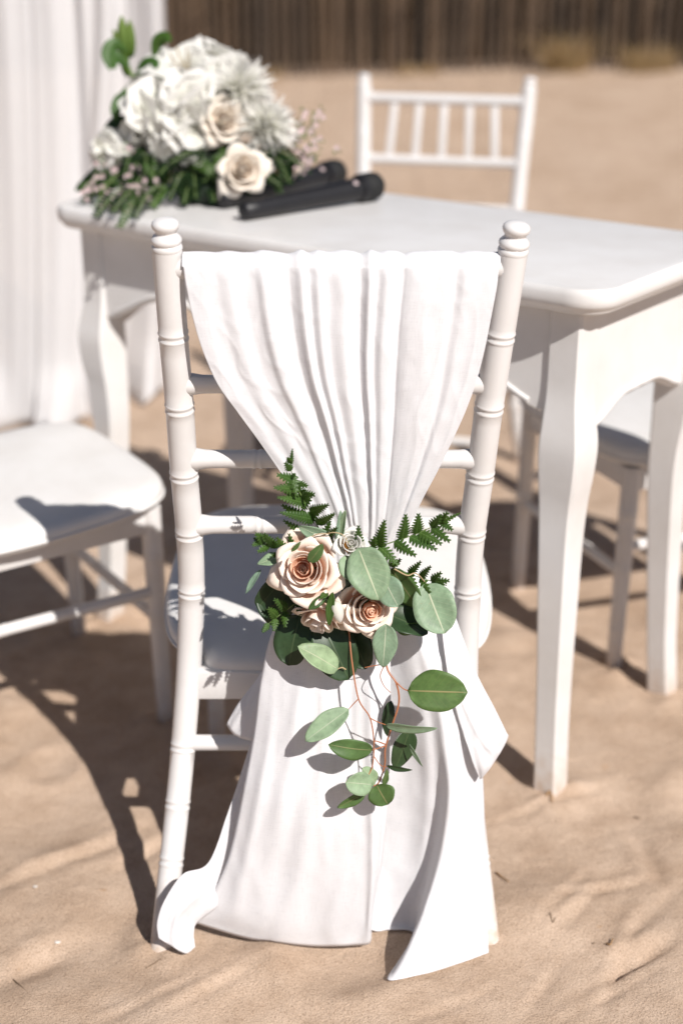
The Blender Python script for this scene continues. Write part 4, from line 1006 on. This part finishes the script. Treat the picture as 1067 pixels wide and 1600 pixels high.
# ------------------------------------------------------------------ voile curtains behind the table
def curtain(label, top, bot, Y0, seed, nf, zt=2.3, amp=.05, pinch=None):
    """top/bot: (px left, px right) read at the top of the photo and at the sand"""
    rd = random.Random(seed); nu_, nv_ = 160, 60
    xt0, xt1 = U(top[0], 0, Y0).x, U(top[1], 0, Y0).x; xb0, xb1 = U(bot[0], 640, Y0).x, U(bot[1], 640, Y0).x
    ph = [rd.uniform(0, 6) for _ in range(4)]; V = []; uv = []; z0 = U(0, 0, Y0).z
    for i in range(nv_+1):
        v = i/nv_; z = zt*(1-v)
        k = min(1.0, max(0, (z0-z)/z0)) if z < z0 else 0
        k = k**1.4
        x0, x1 = xt0+(xb0-xt0)*k, xt1+(xb1-xt1)*k
        for j in range(nu_+1):
            u = j/nu_; uw = u+.06*math.sin(2*PI*u*1.3+ph[0])+.025*math.sin(2*PI*u*3.1+ph[1])
            f = math.sin(2*PI*nf*uw+ph[2]+.8*math.sin(2.2*v+ph[3]+3*u))
            big = .6+.9*noise.noise((u*5, v*.8, seed*3.1)); d = amp*(f*big+.15*math.sin(2*PI*nf*2.1*uw+ph[1]+v*1.5)+1.3*noise.noise((u*9, v*1.2, seed*7.7)))*(.7+.5*v)
            x = x0+(x1-x0)*u + .010*math.cos(2*PI*nf*uw+ph[2]) 
            y = Y0 + d - .10*max(0, v-.93)/.07*(.5+.5*math.sin(u*17+ph[0]))
            zz = z
            g = hz(x, y)+.006+.012*(1+math.sin(u*23+ph[1]))*(v > .96)
            V.append((x, y, max(zz, g))); uv.append((u*5, v*6))
    o = obj('curtain', V, grid_faces(nv_+1, nu_+1), M['tulle'], None, uv=uv); solid(o, .0008)
    return tag(o, label, 'curtain', 'white voile curtains hanging behind the table')
curtain('white voile curtain filling the left edge of the picture beside the table', (-150, 138), (-150, 150), 3.55, 1, 3.7, amp=.026)
curtain('narrow white voile curtain hanging behind the flower arrangement', (118, 262), (40, 268), 3.85, 2, 2.3, amp=.026)

# ------------------------------------------------------------------ paling fence and the growth behind it
FY = 11.0
fence = thing('paling_fence', 'dark weathered paling fence along the top of the sand bank', 'fence', (0, FY, hz(0, FY)))
FO2 = fence.location.copy()
pm = []
for k in range(6):
    rd = random.Random(k); V, F = box_data((0, 0, 0), .040+.004*rd.uniform(-1, 1), .018, 1.45, .004)
    V = [Vector((v.x+.006*math.sin(v.z*3+k)*(1 if k % 2 else -1), v.y, v.z+.725)) for v in V]
    pm.append(make_mesh('picket', V, F, M['wood'], smooth=False))
x = -3.4
while x < 4.3:
    p = link('picket', random.choice(pm), fence); p.location = (x, random.uniform(-.012, .012), hz(x, FY)-FO2.z-.06)
    p.rotation_euler = (random.gauss(0, .02), random.gauss(0, .022), random.gauss(0, .15)); x += random.uniform(.058, .088)
for zz in (.32, .95, 1.25):
    S = [Vector((a, -.018+.008*math.sin(a*60), hz(a, FY)-FO2.z+zz)) for a in np.arange(-3.4, 4.3, .05)]
    tube('wire', S, .003, M['wire'], fence, 5)
for a in np.arange(-3.2, 4.3, 1.8):
    V, F = tube_data([Vector((a, .05, hz(a, FY)-FO2.z-.1)), Vector((a+.01, .05, hz(a, FY)-FO2.z+1.55))], [.045, .04], 10); obj('post', V, F, M['wood'], fence)
def blades(name, cx, cy, rx, ry, n, h, m, seed, lean=.35, wd=.006):
    rd = random.Random(seed); V = []; F = []
    for k in range(n):
        a = rd.uniform(0, 2*PI); r = math.sqrt(rd.random()); x_, y_ = cx+rx*r*math.cos(a), cy+ry*r*math.sin(a); z_ = hz(x_, y_)-.01
        d = Vector((rd.gauss(0, lean), rd.gauss(0, lean), 1))*h*rd.uniform(.5, 1.15); s = Vector((rd.uniform(-1, 1), rd.uniform(-1, 1), 0)).normalized()*wd; b0 = len(V); p = Vector((x_, y_, z_))
        q = p+d*.55; e = p+d+Vector((d.x, d.y, -.25*h))*.5
        V += [p-s, p+s, q+s*.7, q-s*.7, e]; F += [(b0, b0+1, b0+2, b0+3), (b0+3, b0+2, b0+4)]
    return obj(name, V, F, m, None, smooth=False)
sc_o = blades('dune_scrub', .3, 12.6, 5.2, 1.0, 9000, 1.25, M['scrub'], 3, .45, .016)
tag(sc_o, 'dry brown scrub massed behind the paling fence', 'scrub', kind='stuff')
for k, (cx, cy, r, n, h, lab) in enumerate([
    (1.62, 10.75, .16, 260, .34, 'dry grass tuft at the fence foot, tallest one, right of the far chair'),
    (2.20, 10.70, .20, 240, .24, 'dry grass tuft at the fence foot near the right edge of the picture'),
    (.55, 10.80, .18, 130, .10, 'low dry grass tuft at the fence foot above the left post of the far chair'),
    (-.6, 10.80, .20, 130, .10, 'low dry grass tuft at the fence foot above the flower arrangement')]):
    tag(blades('grass_tuft', cx, cy, r, r*.6, n, h, M['straw'], 40+k, .4, .004), lab, 'grass tuft', 'dry grass tufts at the fence foot')

# ------------------------------------------------------------------ small litter on the sand
def twig(pts, r, label, m='twig', name='twig'):
    P = [G(x, y, 0) for x, y in pts]; P = [Vector((p.x, p.y, hz(p.x, p.y)+r*.8+.001)) for p in P]
    r = r*.72
    V, F = tube_data(crom(P, 5), [r*(1-.4*i/(5*(len(P)-1)+1)) for i in range(5*(len(P)-1)+1)], 6); o = obj(name, V, F, M[m], None)
    return tag(o, label, 'twig', 'dry twigs lying on the sand')
twig([(20, 1518), (32, 1532), (47, 1550)], .0012, 'thin dark twig on the sand in the lower left corner')
twig([(228, 1508), (240, 1502), (252, 1496)], .0010, 'short dry twig on the sand just below the rear left chair foot')
twig([(852, 1255), (858, 1250), (862, 1262)], .0022, 'rusty bit of twig at the foot of the nearest table leg', 'bark_fleck')
twig([(858, 1440), (862, 1452), (866, 1446)], .0012, 'tiny forked dark twig right of the dressed chair')
twig([(775, 1365), (783, 1374), (794, 1386)], .0018, 'rusty fleck of twig beside the right hem of the cloth', 'bark_fleck')
twig([(946, 1480), (952, 1484), (956, 1474)], .0014, 'rusty bent twig at the lower right of the sand', 'bark_fleck')
twig([(925, 1478), (930, 1477)], .0012, 'tiny dark twig stub left of the rusty bent twig at the lower right')
twig([(990, 1276), (1000, 1280)], .0014, 'small dark twig on the bare sand right of the nearest table leg')
def chip(px, py, r, label):
    p = G(px, py, 0); c = Vector((p.x, p.y, hz(p.x, p.y)+.001)); V = []
    prof = [(0.0, 0), (1.0, 0), (.85, .25), (.45, .42), (.02, .46)]
    for a, h in prof[1:]:
        for j in range(12):
            q = 2*PI*j/12; V.append(c+Vector((math.cos(q)*r*a*1.5, math.sin(q)*r*a*(1+.2*math.sin(3*q)), h*r)))
    F = grid_faces(4, 12, True); F.append(tuple(range(11, -1, -1))); F.append(tuple(range(36, 48)))
    return tag(obj('shell_chip', V, F, M['shell'], None), label, 'shell', 'white shell chips on the sand')
chip(90, 1467, .003, 'white shell chip on the sand at lower left, the larger of the two')
chip(56, 1387, .0022, 'white shell chip on the sand at left, the smaller one farther up')
